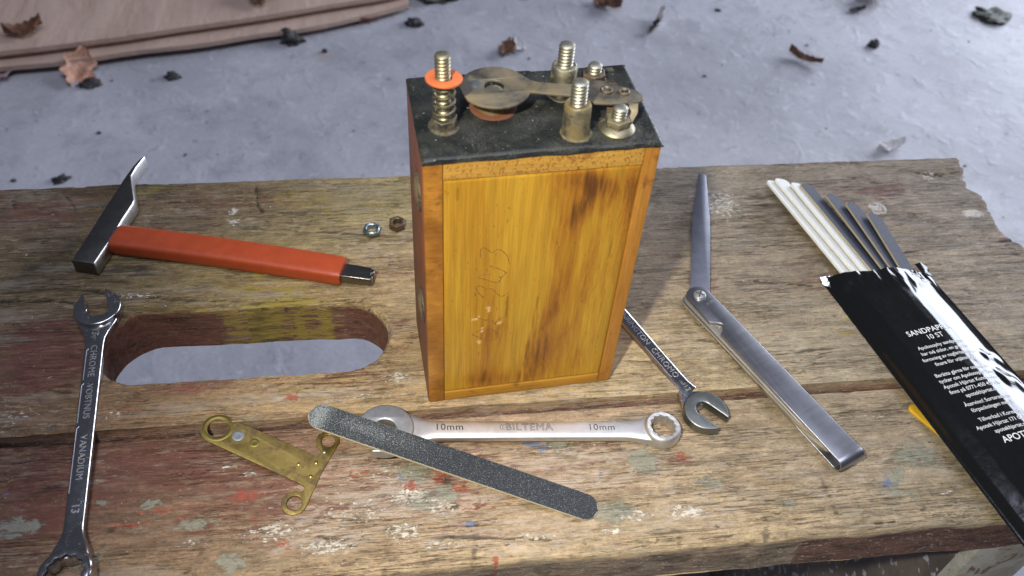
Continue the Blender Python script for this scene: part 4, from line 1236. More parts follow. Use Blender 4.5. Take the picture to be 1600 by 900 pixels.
# ------------------------------------------------------------------ hammer
def hammer():
    root = empty('chisel_hammer', 'small flat steel hammer with a bent chisel tip and red plastic sleeve', 'hammer', (0, 0, 0.2))
    # head, lying on its side
    left = [(-160.2, 103.4), (-155, 121), (-149.5, 140), (-145.6, 153), (-142.0, 165), (-139.0, 173.5), (-136.4, 179.0), (-134.6, 181.0)]
    right = [(-133.6, 180.6), (-134.9, 177.6), (-137.2, 171.6), (-138.9, 165.0), (-137.8, 158), (-135.4, 145.2), (-135.9, 141.5), (-139.4, 131), (-144.2, 114.5), (-149.3, 99.6)]
    head = MB().add(prism([right[::-1] + left[::-1]], 0, 8.2, 0.7, 2)).build('head', M['dark_steel'], root, angle=30)
    # bright strip along the right flank, edge reflection put into the steel colour
    e = [(x + 0.06, y - 0.05) for x, y in right[::-1]]
    secs = []
    for i, (x, y) in enumerate(e):
        d = Vector((e[min(i + 1, len(e) - 1)][0] - e[max(i - 1, 0)][0], e[min(i + 1, len(e) - 1)][1] - e[max(i - 1, 0)][1])).normalized()
        nx, ny = d.y, -d.x
        secs.append([(x + nx * a, y + ny * a, z) for a, z in ((-0.5, 0.9), (0.14, 0.9), (0.16, 7.4), (-0.40, 8.24), (-0.85, 8.26))])
    MB().add(loft(secs)).build('edge_glint', M['edge_steel'], head, angle=50)
    # red sleeve
    A, B = Vector((-142.6, 119.6)), Vector((-32.4, 81.6))
    d = (B - A).normalized()
    Ls = (B - A).length
    yaw = math.atan2(d.y, d.x)
    secs = []
    n = 40
    for k in range(n + 1):
        x = Ls * k / n
        t = x / Ls
        w_ = 15.4 - 0.7 * t
        h_ = 8.8
        c_ = min(x, Ls - x)
        s_ = 1 - 0.05 * max(0, 1 - c_ / 0.7)
        bow = 0.9 * math.sin(t * math.pi)
        secs.append([(x, a * s_ + bow + 0.3, 4.5 + b * s_) for a, b in rrect(w_, h_, 4.6, 40)])
    sl = MB().add(loft(secs, cap=True))
    sleeve = sl.build('sleeve', M['red_sleeve'], root, (A.x, A.y, 0), (0, 0, yaw), angle=50)
    # mould seam along the flank
    MB().add(tube([(1.5 + (Ls - 3) * k / 20, -7.15 + 0.33 * k / 20 + 0.9 * math.sin((1.5 + (Ls - 3) * k / 20) / Ls * math.pi) + 0.1, 5.4) for k in range(21)], 0.22, 6)).build('mould_seam', M['red_sleeve'], sleeve)
    # steel shaft end with a nail slot
    tip = [(Ls - 3, -5.6), (Ls + 14.6, -5.4), (Ls + 15.6, -4.6), (Ls + 15.6, -2.4), (Ls + 14.4, -1.6), (Ls + 14.3, -0.4), (Ls + 15.7, 0.2), (Ls + 15.6, 2.2), (Ls + 13.4, 4.0), (Ls + 8, 4.6), (Ls - 3, 4.8)]
    mb = MB().add(prism([[(x_, y_ * 0.86) for x_, y_ in tip]], 1.6, 6.4, 0.5, 3))
    mb.build('shaft_end', M['shaft_steel'], root, (A.x, A.y, 0), (0, 0, yaw))
hammer()

# ------------------------------------------------------------------ loose nuts
def nut(name, label, x, y, af, hole, h, mat, rot, washer=False):
    root = empty(name, label, 'nut', (x, y, 0.3), (0, 0, R(rot)), 'loose nuts behind the coil box')
    mb = MB().add(prism([hexagon(af, 0), circle(0, 0, hole / 2, 24)], 0, h, 0.5, 2))
    b = mb.build('nut_body', mat, root)
    if washer:
        MB().add(ringlathe([(hole / 2 + 0.1, h - 0.3), (hole / 2 + 0.6, h + 0.15), (af / 2 - 0.6, h + 0.2), (af / 2 + 0.1, h - 0.4), (af / 2 - 0.5, h - 0.6)], 36)).build('nut_collar', mat, b)
    return root
nut('hex_nut', 'flat bluish zinc nut lying on the bench, left of the pair behind the coil box', -16.0, 113.2, 8.4, 5.2, 2.6, M['zinc'], 10, True)
nut('hex_nut', 'rusty dark hex nut next to the bluish nut by the coil box', -2.6, 115.2, 8.0, 4.6, 4.0, M['rust'], 20)

# ------------------------------------------------------------------ abrasive files
def file_mesh(mb_name, Lf, w, th, mat_top, mat_core, parent, wear=0.0, er=None):
    er = er or w / 2
    k_ = w / 2 - er
    def outline(inset):
        return arc(er, k_, er, 90, 180, 8) + arc(er, -k_, er, 180, 270, 8) + arc(Lf - er, -k_, er, -90, 0, 8) + arc(Lf - er, k_, er, 0, 90, 8)
    core = MB().add(prism([outline(0)], 0.12, th - 0.12, 0.08, 1)).build('file_core', mat_core, parent)
    # gritted face as a fine grid clipped to the outline
    nx, ny = int(Lf / 1.2), 12
    v, f, wr = [], [], []
    for i in range(nx + 1):
        x = Lf * i / nx
        e = min(x, Lf - x)
        hw = w / 2 - 0.15
        if e < er:
            hw = k_ + math.sqrt(max(er ** 2 - (er - e) ** 2, 0.0025)) - 0.04 - 0.11 * min(1, k_)
        for j in range(ny + 1):
            y = -hw + 2 * hw * j / ny
            v.append((x, y, th))
            wv = wear * (math.exp(-((x - 4) / 4) ** 2) * 0.8 + 0.5 * math.exp(-((x - 26) / 20) ** 2) * (0.4 + 0.6 * math.exp(-((y - 1) / 3) ** 2)))
            wr.append((wv, 0, 0, 1))
    for i in range(nx):
        for j in range(ny):
            a = i * (ny + 1) + j
            f.append((a, a + ny + 1, a + ny + 2, a + 1))
    b0 = len(v)
    rim = [i * (ny + 1) for i in range(nx + 1)] + [nx * (ny + 1) + j for j in range(1, ny + 1)] + [i * (ny + 1) + ny for i in range(nx - 1, -1, -1)] + [j for j in range(ny - 1, 0, -1)]
    for i in rim:
        v.append((v[i][0], v[i][1], th - 0.25)); wr.append((0, 0, 0, 1))
    m_ = len(rim)
    for k in range(m_):
        f.append((rim[k], rim[(k + 1) % m_], b0 + (k + 1) % m_, b0 + k))
    mb = MB()
    mb.v, mb.f = v, f
    o = mb.build('abrasive_face', mat_top, parent, angle=30)
    if len(o.data.vertices) == len(wr):
        set_attr(o.data, 'wear', wr)
    return core, o

def loose_file():
    a, b = Vector((-50.6, -5.8, 11.3)), Vector((61.4, -60.2, -5.95))
    d = b - a
    Lf = d.length
    yaw = math.atan2(d.y, d.x)
    pitch = -math.asin(d.z / Lf)
    root = empty('abrasive_file', 'dark gritty abrasive file with round ends resting across the satin wrench', 'file', tuple(a), (0, pitch, yaw), 'abrasive files')
    file_mesh('f', Lf, 12.0, 1.15, M['grit_dark'], M['file_core'], root, 1.0)
loose_file()

PK_O = Vector((208.5, 45.0, 0.0))
E_T = Vector((0.117, -0.993, 0)).normalized()
E_S = Vector((0.993, 0.117, 0)).normalized()
def pk(s, t, z):
    return PK_O + E_S * s + E_T * t + Vector((0, 0, z))

def packet_files():
    # (tip s, tip t, mouth s, material, core)
    spec = [(7.4, -75.2, 9.0, 'w'), (12.8, -75.6, 15.2, 'w'), (20.0, -70.0, 20.4, 'w'), (25.2, -68.4, 25.4, 'd'), (34.8, -57.2, 31.8, 'd'), (42.2, -47.8, 36.6, 'd'), (49.2, -37.0, 42.0, 'd')]
    names = ['leftmost white abrasive file sticking out of the black packet', 'middle white abrasive file of the three in the black packet', 'right white abrasive file, next to the first dark one in the packet',
             'longest dark abrasive file, touching the white ones in the packet', 'second dark abrasive file from the white ones in the packet', 'third dark abrasive file from the white ones in the packet', 'shortest dark abrasive file at the right of the packet mouth']
    for i, ((ts, tt, ms, k), lab) in enumerate(zip(spec, names)):
        zl = 3.0 + 0.16 * i
        tip = pk(ts, tt, 0.6)
        # left edge of the file runs from (ts, tt) to (ms, 3); local y is -left
        A = pk(ts, tt, 0)
        B = pk(ms, 3.0, 0)
        d = (B - A).normalized()
        nrm = Vector((-d.y, d.x, 0))          # towards +s
        yaw = math.atan2(d.y, d.x)
        Wf = 10.2
        roll = R(20)
        ctr = A + nrm * (Wf / 2 * math.cos(roll))
        root = empty('abrasive_file', lab, 'file', (ctr.x, ctr.y, 0.75 + (0.35 if k == 'd' else 0.5) + Wf / 2 * math.sin(roll)), (-roll, 0, yaw), 'abrasive files')
        # round end at the tip; +y of the file is to the right
        file_mesh('f', 128.0, Wf, 1.25 if k == 'd' else 1.45, M['grit_white'] if k == 'w' else M['grit_blue'], M['file_core_white'] if k == 'w' else M['file_core'], root, 0.0, 2.8)
packet_files()

# ------------------------------------------------------------------ foil packet
def pk_top(s, t):
    """height of the upper sheet over the bench"""
    s = np.asarray(s, float); t = np.asarray(t, float)
    W_ = 58.5
    h = 6.2 * sstep(0.0, 12.0, s)
    h = h * 0.55 + 0.45 * 6.2 * sstep(-1, 5.0, s)
    # right flank bends down towards the seal
    fall = np.interp(s, [0, 33, 37, 43, 49, 52.5, 54.5, 58.5, 60], [0, 0, 0.35, 1.7, 3.7, 5.0, 5.5, 5.75, 5.8])
    h = h - fall
    w = fbm(s * 0.10, t * 0.05, 31, 4) - 0.5
    h = h + w * 0.45 * sstep(0, 8, s) * sstep(60, 50, s)
    # crumples on the flank and at the mouth
    fl = sstep(34, 40, s) * sstep(57, 51, s)
    h = h + fl * 0.55 * (np.abs(fbm(s * 0.22 + t * 0.10, t * 0.09 - s * 0.05, 37, 3) - 0.5) * 2 - 0.22) * (0.06 + sstep(85, 110, t) * 0.25 + sstep(26, 8, t) * 1.4)
    fl2 = np.exp(-((t - 66 - 0.35 * (s - 50)) / 3.0) ** 2) * sstep(46, 50, s) * sstep(58, 54, s)
    fl3 = np.exp(-((t - 80 - 0.5 * (s - 50)) / 4.5) ** 2) * sstep(45, 49, s) * sstep(58, 54, s)
    h = h + 1.0 * fl2 + 1.3 * fl3
    mt = sstep(18, 2, t - 0.16 * s)
    h = h + mt * (0.7 * (fbm(s * 0.30, t * 0.14, 41, 3) - 0.5) * 2 + 0.5)
    edge = np.minimum(sstep(0, 2.5, s), sstep(58.7, 56.5, s))
    return np.maximum(h, 0.3) * edge + 0.55 * (1 - edge) + 0.25

def packet():
    root = empty('foil_packet', 'glossy black foil packet with white lettering, abrasive files sticking out of its mouth', 'packet', tuple(PK_O))
    ns, nt = 100, 170
    S = np.linspace(0, 58.6, ns)
    Tn = np.linspace(0, 1, nt)
    Sg, Tg = np.meshgrid(S, Tn, indexing='ij')
    Sg, Tg = Sg.ravel(), Tg.ravel()
    t0 = 1.0 + 0.155 * Sg + (fbm(Sg * 0.12, Sg * 0, 51, 4) - 0.5) * 5.0
    tt = t0 + Tg * (176 - t0)
    def pos(s, t, z):
        P = (np.outer(s, E_S) + np.outer(t, E_T))
        P[:, 2] = z
        return P
    ztop = pk_top(Sg, tt)
    # the mouth gapes over the files
    gape = sstep(14, 0, tt - t0) * sstep(0, 10, Sg) * sstep(58, 50, Sg)
    ztop = ztop + gape * 0.8
    up = pos(Sg, tt, ztop)
    lo = pos(Sg, tt, np.full_like(Sg, 0.30))
    idx = np.arange(ns * nt).reshape(ns, nt)
    F = np.stack([idx[:-1, :-1], idx[1:, :-1], idx[1:, 1:], idx[:-1, 1:]], -1).reshape(-1, 4)
    mb = MB()
    v = np.concatenate([up, lo]).tolist()
    n = ns * nt
    f = [tuple(q) for q in F.tolist()] + [tuple(q) for q in (F[:, ::-1] + n).tolist()]
    for edge in (idx[0, :], idx[-1, :]):
        for a, b in zip(edge[:-1], edge[1:]):
            f.append((int(a), int(b), int(b) + n, int(a) + n))
    mb.v, mb.f = v, f
    mb.build('pouch', M['foil_black'], root, angle=60)
    # silver inside, seen at the mouth
    m2 = Tg < 0.2
    lin = pos(Sg, tt, ztop - 0.18)
    keep = m2[F].all(1)
    mb = MB()
    mb.v, mb.f = lin.tolist(), [tuple(q) for q in F[keep].tolist()]
    used = sorted({i for q in mb.f for i in q})
    mp = {a: b for b, a in enumerate(used)}
    mb.v = [mb.v[i] for i in used]
    mb.f = [tuple(mp[i] for i in q) for q in mb.f]
    mb.build('silver_lining', M['foil_silver'], root, angle=60)
    # torn corners folded back at the mouth
    def flap(pts, name='torn_corner'):
        bm = bmesh.new()
        vs = [bm.verts.new(p) for p in pts]
        bm.faces.new(vs)
        bmesh.ops.triangulate(bm, faces=bm.faces)
        bmesh.ops.subdivide_edges(bm, edges=bm.edges, cuts=3, use_grid_fill=True)
        for q in bm.verts:
            q.co.z += 0.5 * (fbm(np.array([q.co.x * 0.5]), np.array([q.co.y * 0.5]), 61, 3)[0] - 0.5) * 2
        r_ = bmesh.ops.solidify(bm, geom=bm.faces[:], thickness=0.15)
        return bm_out(bm)
    loc = lambda s, t, z: tuple(E_S * s + E_T * t + Vector((0, 0, z)))
    MB().add(flap([loc(-0.8, -1.2, 2.6), loc(4.6, -0.2, 3.0), loc(5.4, 3.6, 3.4), loc(2.0, 6.0, 1.6), loc(-0.8, 2.6, 1.0)])).build('torn_corner', M['foil_silver'], root)
    MB().add(flap([loc(50.5, 6.0, 5.8), loc(55.0, 5.2, 5.6), loc(58.0, 8.0, 3.6), loc(57.5, 14.0, 2.4), loc(53.0, 12.5, 3.6)])).build('torn_corner', M['foil_black'], root)
    # white print laid on the upper sheet
    def print_line(body, s, t, size, bold=0.0, spacing=1.0, align='CENTER', turn=0):
        v, f = lettering(body, size, 0.0, align, bold, 0.0, spacing)
        if not v:
            return
        A = np.array(v)
        if turn:
            a, b = A[:, 0].copy(), A[:, 1].copy()
            ss, ts = s + b * turn, t + a * turn
        else:
            ss, ts = s + A[:, 0], t - A[:, 1]
        ok = pk_top(ss, ts)
        P = pos(ss, ts, ok + 0.10)
        mb = MB()
        mb.v, mb.f = P.tolist(), f
        return mb.build('lettering', M['print'], root, angle=30)
    c = 29.5
    print_line('SANDPAPPER', c, 46.9, 4.3, 0.05, 1.03)
    print_line('10 ST', c, 51.0, 3.9, 0.03, 1.03)
    for k, l in enumerate(['Apolosophy sandpapper', 'har tv\u00e5 sidor, en grov f\u00f6r', 'formning av naglarna och en', 'finare f\u00f6r utj\u00e4mning.']):
        print_line(l, c, 56.0 + 3.45 * k, 2.75, 0.02)
    for k, l in enumerate(['Ber\u00e4tta g\u00e4rna f\u00f6r oss vad du', 'tycker om Apolosophy! Ring', 'Apotek Hj\u00e4rtat Kundservice,', 'finns p\u00e5 0771-450 450 eller', 'apotekhjartat.se']):
        print_line(l, c, 72.2 + 3.3 * k, 2.75, 0.02)
    for k, l in enumerate(['\u00c5tervinn! Sorteras som', 'f\u00f6rpackningen metall.']):
        print_line(l, c, 89.8 + 3.4 * k, 2.75, 0.02)
    for k, l in enumerate(['Tillverkad i Korea f\u00f6r', 'Apotek Hj\u00e4rtat 171 04 Solna', 'apotekhjartat.se']):
        print_line(l, c, 98.4 + 3.4 * k, 2.75, 0.02)
    print_line('APOTEK HJ\u00c4RTAT', 21.0, 110.0, 4.6, 0.06, 1.0, 'LEFT')
packet()

# the yellow strip peeping out under the packet
def yellow():
    a = Vector((219.0, -31.5, -5.9))
    pts = arc(2.6, 0, 2.6, 90, 270, 12) + [(46, -3.0), (46, 3.0)]
    root = empty('yellow_strip', 'flat yellow plastic strip peeping out from under the black packet', 'strip', tuple(a), (0, 0, math.atan2(-20.0, 9.6)))
    MB().add(prism([pts], 0, 1.6, 0.4)).build('strip_body', M['yellow'], root)
yellow()

# ------------------------------------------------------------------ brass bracket
def bracket():
    ax = math.atan2(-25.8, 38.2)
    root = empty('brass_bracket', 'tarnished brass plate with a ring end and two small eyelets', 'bracket', (-52.0, -24.0, -5.75), (0, R(6.2), ax))
    # outline written in bench millimetres, then turned into the plate's own axis
    base = [] 
    base += arc(-91.2, 4.6, 6.9, 55.3, 235.3, 26)
    base += [(-75.4, -14.7), (-57.2, -27.3), (-55.9, -28.6), (-56.6, -30.2)]
    base += arc(-60.5, -35.2, 5.3, 62, 330, 28)
    base += [(-48.2, -22.6), (-40.6, -10.8)]
    base += arc(-45.0, -8.4, 5.1, -20, 225, 28)
    base += [(-48.2, -13.4), (-49.6, -14.6), (-51.0, -14.6), (-69.2, -2.2)]
    c, s = math.cos(-R(36.1)), math.sin(-R(36.1))
    def loc(p):
        x, y = p[0] + 52.5, p[1] + 22.5
        return ((x * c + y * s) * 0.965, -x * s + y * c)
    holes = [[loc(p) for p in circle(-91.0, 4.7, 4.35, 32)], [loc(p) for p in circle(-45.0, -8.4, 3.0, 24)], [loc(p) for p in circle(-60.5, -35.2, 3.2, 24)]]
    pl = MB().add(prism([[loc(p) for p in base]] + holes, 0, 0.9, 0.2, 2)).build('plate', M['brass'], root)
    q = loc((-91.0, 4.7))
    MB().add(ringlathe([(4.35, 0.5), (4.8, 1.0), (5.5, 1.15), (6.4, 0.98), (6.8, 0.4), (5.6, 0.2)], 40), T(q[0], q[1], 0)).build('ring_rim', M['brass_edge'], pl)
    for p, r_, m_ in (((-82.6, -0.4), 2.6, M['solder']), ((-75.9, -4.8), 2.1, M['brass_edge'])):
        q = loc(p)
        MB().add(lathe([(r_, 0.7), (r_ * 0.95, 1.0), (r_ * 0.7, 1.12), (r_ * 0.5, 1.05), (0.2, 1.08)], 24), T(q[0], q[1], 0)).build('rivet', m_, pl)
    for p in ((-57.9, -17.8), (-50.6, -18.2), (-53.2, -24.3), (-46.8, -13.6)):
        q = loc(p)
        MB().add(lathe([(0.8, 0.8), (0.75, 1.1), (0.4, 1.3), (0.1, 1.32)], 16), T(q[0], q[1], 0)).build('rivet', M['solder'] if p[0] > -48 else M['brass_edge'], pl)
bracket()

# ------------------------------------------------------------------ feeler gauge
def feeler():
    A, B = Vector((138.3, 38.8)), Vector((172.3, -60.2))
    d = B - A
    L = d.length
    yaw = math.atan2(d.y, d.x)
    root = empty('feeler_gauge', 'folded steel feeler gauge case with one blade swung out towards the back', 'feeler gauge', (A.x, A.y, 0.25), (0, 0, yaw))
    w0, w1, ht = 12.6, 13.4, 6.6
    hw = lambda x: (w0 + (w1 - w0) * x / L) / 2
    # left flank of the case as seen = -y side (local y is to the left of A->B, seen from above: +y = right in the picture)
    top = arc(0, 0, 6.3, 90, 250, 18) + [(14.0, -hw(14)), (16.0, -hw(16))] + [(16.4 + 7.2 * k / 8, -hw(20) + 4.8 * math.sin(math.pi * k / 8) ** 0.7) for k in range(1, 8)] + [(24.2, -hw(22)), (L - 2.6, -hw(L)), (L - 2.6, hw(L)), (40, hw(40))]
    tp = MB().add(prism([top], ht - 0.9, ht, 0.25)).build('top_plate', M['steel'], root)
    bot = arc(0, 0, 6.3, 90, 270, 18) + [(L - 2.6, -hw(L)), (L - 2.6, hw(L))]
    MB().add(prism([bot], 0, 0.9, 0.25)).build('bottom_plate', M['steel'], root)
    secs = []
    ro, ri = ht / 2, ht / 2 - 0.9
    for y in (-hw(L), -hw(L) + 0.3, hw(L) - 0.3, hw(L)):
        k_ = 0.12 if abs(abs(y) - hw(L)) < 0.01 else 0
        ring_ = [(L - 2.7, y, ht - k_)] + [(L - 2.7 + (ro - k_) * math.sin(R(180 * q / 12)), y, ht / 2 + (ro - k_) * math.cos(R(180 * q / 12))) for q in range(1, 12)] + [(L - 2.7, y, k_)]
        ring_ += [(L - 2.7, y, 0.9 - k_)] + [(L - 2.7 + (ri + k_) * math.sin(R(180 * q / 12)), y, ht / 2 - (ri + k_) * math.cos(R(180 * q / 12))) for q in range(1, 12)] + [(L - 2.7, y, ht - 0.9 + k_)]
        secs.append(ring_)
    MB().add(loft(secs)).build('folded_end', M['steel'], root, angle=50)
    # leaves inside, a little fanned
    z = 1.2
    for i in range(7):
        th = 0.32 + 0.07 * i if i < 4 else 0.3
        Lf = 96 - (i % 3) * 2.0
        lw = 5.4
        o_ = arc(0, 0, lw, 90, 270, 12) + [(Lf - 18, -lw), (Lf - 3, -2.6)] + arc(Lf - 2, 0, 2.2, -70, 70, 6) + [(Lf - 3, 2.6), (Lf - 18, lw)]
        MB().add(prism([o_], z, z + th, 0.06, 1), T(0, -0.9 - 0.75 * (i % 4), 0, 0, 0, R(-0.5 + 0.45 * (i % 4)))).build('feeler_leaf', M['leaf_steel'], root)
        z += th + 0.22
    # pivot screw with crossed slot
    sc = MB().add(lathe([(3.1, ht - 0.1), (3.1, ht + 0.7), (2.6, ht + 1.4), (1.4, ht + 1.7), (0.2, ht + 1.75)], 28)).build('pivot_screw', M['chrome_bright'], root)
    MB().add(box(-2.2, 2.2, -0.3, 0.3, ht + 1.3, ht + 1.82, 0.05, 1), T(0, 0, 0, 0, 0, 0.7)).add(box(-0.3, 0.3, -2.2, 2.2, ht + 1.3, ht + 1.81, 0.05, 1), T(0, 0, 0, 0, 0, 0.7)).build('screw_slot', M['engraved'], sc)
    MB().add(lathe([(4.0, 0.9), (4.0, ht - 0.9)], 24)).build('pivot_barrel', M['steel'], root)
    # swung out blade
    tip = Vector((174.6, 135.4))
    dv = tip - Vector((139.6, 41.0))
    byaw = math.atan2(dv.y, dv.x) - yaw
    Lb = dv.length + 1
    bl = [(-5, -4.9), (Lb * 0.50, -5.0), (Lb * 0.62, -4.7), (Lb - 1.5, -2.5), (Lb - 0.2, -1.8), (Lb + 0.3, -0.4), (Lb + 0.1, 1.2), (Lb - 0.8, 1.9), (Lb * 0.62, 4.7), (Lb * 0.52, 5.0), (-5, 4.9)]
    b = MB().add(prism([bl], 3.9, 4.4, 0.12, 1), T(1, 0, 0, 0, R(0.6), byaw)).build('blade', M['blade'], root)
feeler()

# ------------------------------------------------------------------ things on the floor
FL = -400.0
def carton():
    root = empty('cardboard_sheet', 'flattened brown cardboard carton lying on the floor behind the bench', 'cardboard', (0, 0, FL))
    def slab(name, front, z0, z1, back, seed, parent, mat):
        n = len(front)
        v, f = [], []
        rows = 14
        for j in range(rows + 1):
            for i, (x, y) in enumerate(front):
                bx, by = back[i]
                t = j / rows
                wv = 1.0 * math.sin(i * 0.5 + seed) * (0.4 + t)
                v.append((x + (bx - x) * t, y + (by - y) * t, z1 + wv * 0.5 + 1.2 * math.sin(t * 5 + i * 0.12)))
        for j in range(rows):
            for i in range(n - 1):
                a = j * n + i
                f.append((a, a + 1, a + n + 1, a + n))
        m_ = len(v)
        for (x, y, z) in v[:m_]:
            v.append((x, y, z - (z1 - z0)))
        for j in range(rows):
            for i in range(n - 1):
                a = m_ + j * n + i
                f.append((a, a + n, a + n + 1, a + 1))
        for i in range(n - 1):
            f.append((i, m_ + i, m_ + i + 1, i + 1))
            k = rows * n + i
            f.append((k, k + 1, m_ + k + 1, m_ + k))
        for j in range(rows):
            for c in (0, n - 1):
                a, b = j * n + c, (j + 1) * n + c
                f.append((a, b, m_ + b, m_ + a))
        mb = MB()
        mb.v, mb.f = v, f
        return mb.build(name, mat, parent, angle=50)
    xs = np.linspace(-720, 92, 30)
    f1 = [(x, float(np.interp(x, [-720, -500, -330, -100, 52, 92], [885, 926, 948, 988, 1032, 1055])) + 2.5 * math.sin(x * 0.035)) for x in xs]
    b1 = [(x + 60, 1700) for x in xs]
    lower = slab('lower_flap', f1, 9, 16, b1, 0.4, root, M['cardboard'])
    f2 = [(x, float(np.interp(x, [-720, -489, -322, -208, -50, 52, 92], [905, 946, 968, 994, 1030, 1052, 1068])) + 1.5 * math.sin(x * 0.02 + 1)) for x in xs]
    slab('upper_flap', f2, 24, 31, b1, 1.9, root, M['cardboard'])
    # folded wall between the two, set a little back
    f3 = [(x, y + 6) for x, y in f2]
    slab('corrugated_edge', f3, 15, 26, [(x + 60, 1600) for x in xs], 1.1, root, M['leaf_tan_board'])
M['leaf_tan_board'] = leafmat('shaded corrugated board', (0.30, 0.20, 0.15), (0.40, 0.28, 0.215))
carton()

def leaf(name, label, x, y, z, size, rot, mat, curl=0.5, lobes=5, seed=0, tilt=(0, 0), group='dry leaves on the floor', cat='leaf', aspect=0.62):
    nu, nv = 22, 13
    v, f = [], []
    for i in range(nu):
        t = i / (nu - 1)
        w = math.sin(math.pi * min(t * 0.96 + 0.02, 1)) ** 0.7 * aspect / 2 * size
        w *= 1 + 0.22 * math.sin(t * lobes * 2 * math.pi + seed)
        for j in range(nv):
            q = j / (nv - 1) * 2 - 1
            yy = w * q
            zz = curl * size * (0.30 * abs(q) ** 1.6 * (0.6 + 0.4 * math.sin(t * 5 + seed)) + 0.28 * (t - 0.4) ** 2 * 2) + 0.03 * size * math.sin(q * 7 + t * 9 + seed) - 0.03 * size * (1 - abs(q)) 
            v.append(((t - 0.5) * size, yy, zz))
    for i in range(nu - 1):
        for j in range(nv - 1):
            a = i * nv + j
            f.append((a, a + nv, a + nv + 1, a + 1))
    zmin = min(p[2] for p in v)
    m_ = len(v)
    v = [(a, b, c - zmin + 0.8) for a, b, c in v]
    v += [(a, b, c - 0.7) for a, b, c in v]
    f += [tuple(q + m_ for q in reversed(t)) for t in f]
    rim = [j for j in range(nv)] + [i * nv + nv - 1 for i in range(1, nu)] + [(nu - 1) * nv + j for j in range(nv - 2, -1, -1)] + [i * nv for i in range(nu - 2, 0, -1)]
    for k in range(len(rim)):
        a, b = rim[k], rim[(k + 1) % len(rim)]
        f.append((a, b, b + m_, a + m_))
    root = empty(name, label, cat, (x, y, z), (tilt[0], tilt[1], rot), group)
    mb = MB()
    mb.v, mb.f = v, f
    b_ = mb.build('leaf_blade', mat, root, angle=60)
    ve = [(-0.5 * size - 0.16 * size, 0, 1.4), (-0.5 * size, 0, 1.6)]
    MB().add(tube([((t - 0.5) * size, 0, v[int(t * (nu - 1)) * nv + nv // 2][2] + 0.25) for t in [k / 14 for k in range(15)]], [0.9 * (1 - 0.8 * k / 14) for k in range(15)], 6)).build('midrib', mat, b_)
    return root

leaf('dry_leaf', 'tan dry leaf leaning on the front edge of the cardboard', -390, 930, FL + 4, 66, R(78), M['leaf_tan'], 0.45, 3, 1.0, (R(16), R(-24)))
leaf('dry_leaf', 'dark curled leaf on the cardboard left of the tan leaf', -462, 988, FL + 34, 52, R(20), M['leaf_brown'], 0.9, 5, 2.0)
leaf('dry_leaf', 'pinkish flat leaf at the left end under the cardboard edge', -500, 925, FL + 2, 56, R(30), M['leaf_pink'], 0.35, 4, 3.0)
leaf('dry_leaf', 'curled grey brown leaf on the cardboard, left of the shiny brown one', -140, 1055, FL + 34, 56, R(100), M['leaf_brown'], 1.0, 5, 4.0, aspect=0.45)
leaf('dry_leaf', 'shiny red brown leaf curled up on the cardboard', -102, 1082, FL + 34, 66, R(-10), M['leaf_red'], 0.8, 4, 5.0)
leaf('dry_leaf', 'small dark leaf by the right end of the cardboard edge', -10, 1040, FL + 2, 34, R(15), M['leaf_brown'], 0.6, 3, 6.0)
leaf('dry_leaf', 'small brown leaf on the floor just past the cardboard corner', 28, 1032, FL + 2, 42, R(25), M['leaf_red'], 0.5, 3, 7.0, aspect=0.4)
leaf('dry_leaf', 'brown leaf on the floor straight behind the coil box', 228, 922, FL + 2, 40, R(60), M['leaf_brown'], 0.7, 4, 8.0)
leaf('dry_leaf', 'bleached leaf against the brown one behind the coil box', 250, 928, FL + 2, 30, R(100), M['leaf_pale'], 0.6, 3, 9.0, aspect=0.5)
leaf('dry_leaf', 'dark curled leaf at the far edge between coil box and white husk', 420, 1040, FL + 2, 56, R(-50), M['leaf_brown'], 0.9, 5, 10.0)
leaf('dry_leaf', 'white curved husk on the floor at the top', 494, 984, FL + 2, 46, R(62), M['leaf_pale'], 1.2, 2, 11.0, aspect=0.22)
leaf('dry_leaf', 'thin dark twig like leaf beside the white husk', 478, 962, FL + 2, 44, R(50), M['soot'], 0.5, 2, 12.0, aspect=0.2)
leaf('dry_leaf', 'red brown leaf at the far edge on the right', 893, 1022, FL + 2, 62, R(10), M['leaf_red'], 0.8, 4, 13.0)
leaf('dry_leaf', 'grey brown catkin lying on the floor above the feeler gauge', 690, 846, FL + 2, 56, R(-48), M['leaf_brown'], 0.6, 6, 14.0, aspect=0.22)
leaf('dry_leaf', 'bleached leaf just beyond the back edge of the bench', 716, 618, FL + 2, 44, R(5), M['leaf_pale'], 0.6, 3, 15.0, aspect=0.4)
leaf('dry_leaf', 'dark leaf at the far edge left of the red brown one', 850, 985, FL + 2, 30, R(0), M['soot'], 0.5, 3, 16.0, aspect=0.35)

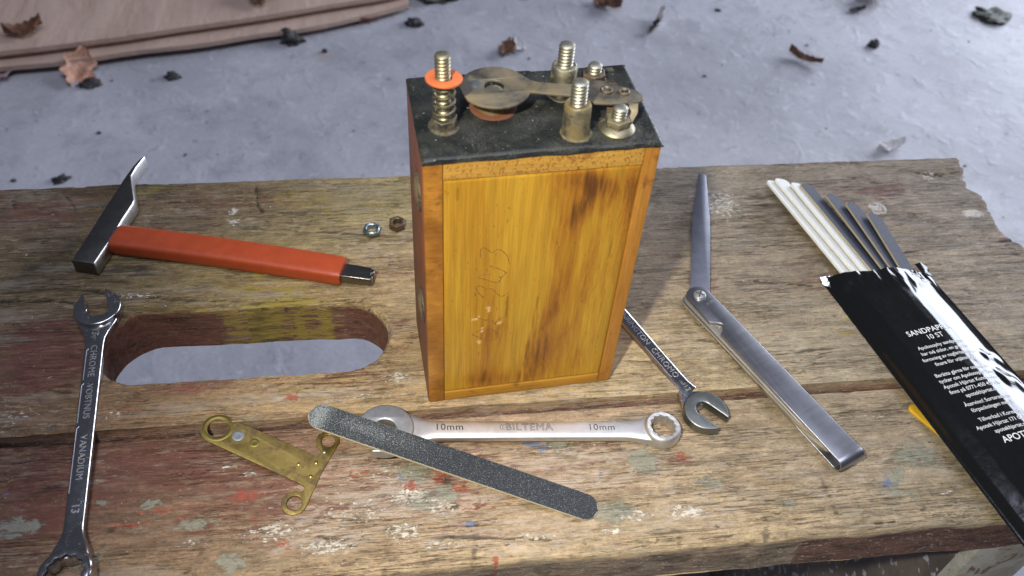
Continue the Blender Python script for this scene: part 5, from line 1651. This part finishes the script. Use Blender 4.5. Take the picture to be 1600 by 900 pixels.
def clump(name, label, cat, x, y, r, h, mat, seed, group):
    bm = bmesh.new()
    bmesh.ops.create_icosphere(bm, subdivisions=4, radius=1.0)
    for v in bm.verts:
        p = v.co
        k = 0.35 + 1.3 * fbm(np.array([p.x * 2.2 + seed]), np.array([p.y * 2.2 + p.z * 1.7]), seed, 5)[0]
        v.co = Vector((p.x * r * k, p.y * r * 0.8 * k, max(p.z, -0.2) * h * k + 0.2 * h))
    mb = MB().add(bm_out(bm))
    o = mb.build(name, mat, None, (x, y, FL), angle=60)
    tag(o, label, cat, group)
    return o
clump('moss_clump', 'black crumbly clump on the floor below the cardboard edge', 'moss', -95, 986, 20, 14, M['soot'], 1, 'moss clumps on the floor')
clump('moss_clump', 'dark green moss at the right corner of the cardboard', 'moss', 140, 1112, 40, 16, M['moss'], 2, 'moss clumps on the floor')
clump('moss_clump', 'grey green moss clump at the right side of the floor', 'moss', 1085, 945, 30, 9, M['moss'], 3, 'moss clumps on the floor')
clump('pebble', 'small black pebble on the floor right of the catkin', 'pebble', 826, 878, 9, 10, M['soot'], 4, 'pebbles on the floor')
clump('pebble', 'dark crumb on the floor below the tan leaf', 'pebble', -372, 900, 14, 5, M['soot'], 5, 'pebbles on the floor')
clump('pebble', 'dark crumb on the floor right of the tan leaf', 'pebble', -262, 905, 11, 6, M['soot'], 6, 'pebbles on the floor')
clump('pebble', 'small dark crumb on the floor left of the adjusting stud', 'pebble', 96, 1018, 14, 7, M['soot'], 7, 'pebbles on the floor')
clump('pebble', 'dark long crumb behind the left end of the bench', 'pebble', -380, 690, 10, 4, M['soot'], 8, 'pebbles on the floor')

def crumbs():
    rng = random.Random(5)
    mb = MB()
    for i in range(75):
        x, y = rng.uniform(-620, 1350), rng.uniform(330, 1250)
        if y > 900 + (x + 500) * 0.2 and x < 100:
            continue
        r = rng.choice([1.2, 1.6, 2.0, 2.6, 3.4, 5.0]) * rng.uniform(0.7, 1.2)
        a = rng.uniform(0, 6.28)
        n = 6
        e = rng.uniform(0.35, 1.0)
        ring0, ring1 = [], []
        for k in range(n):
            t = 2 * math.pi * k / n
            q = r * rng.uniform(0.7, 1.25)
            px, py = q * math.cos(t), q * e * math.sin(t)
            X, Y = px * math.cos(a) - py * math.sin(a), px * math.sin(a) + py * math.cos(a)
            ring0.append((x + X, y + Y, 0.1))
            ring1.append((x + X * 0.6, y + Y * 0.6, r * rng.uniform(0.3, 0.8)))
        mb.add(loft([ring0, ring1]))
    o = mb.build('debris', M['soot'], None, (0, 0, FL))
    tag(o, 'scattered dark crumbs and dirt specks on the concrete floor', 'debris', kind='stuff')
crumbs()
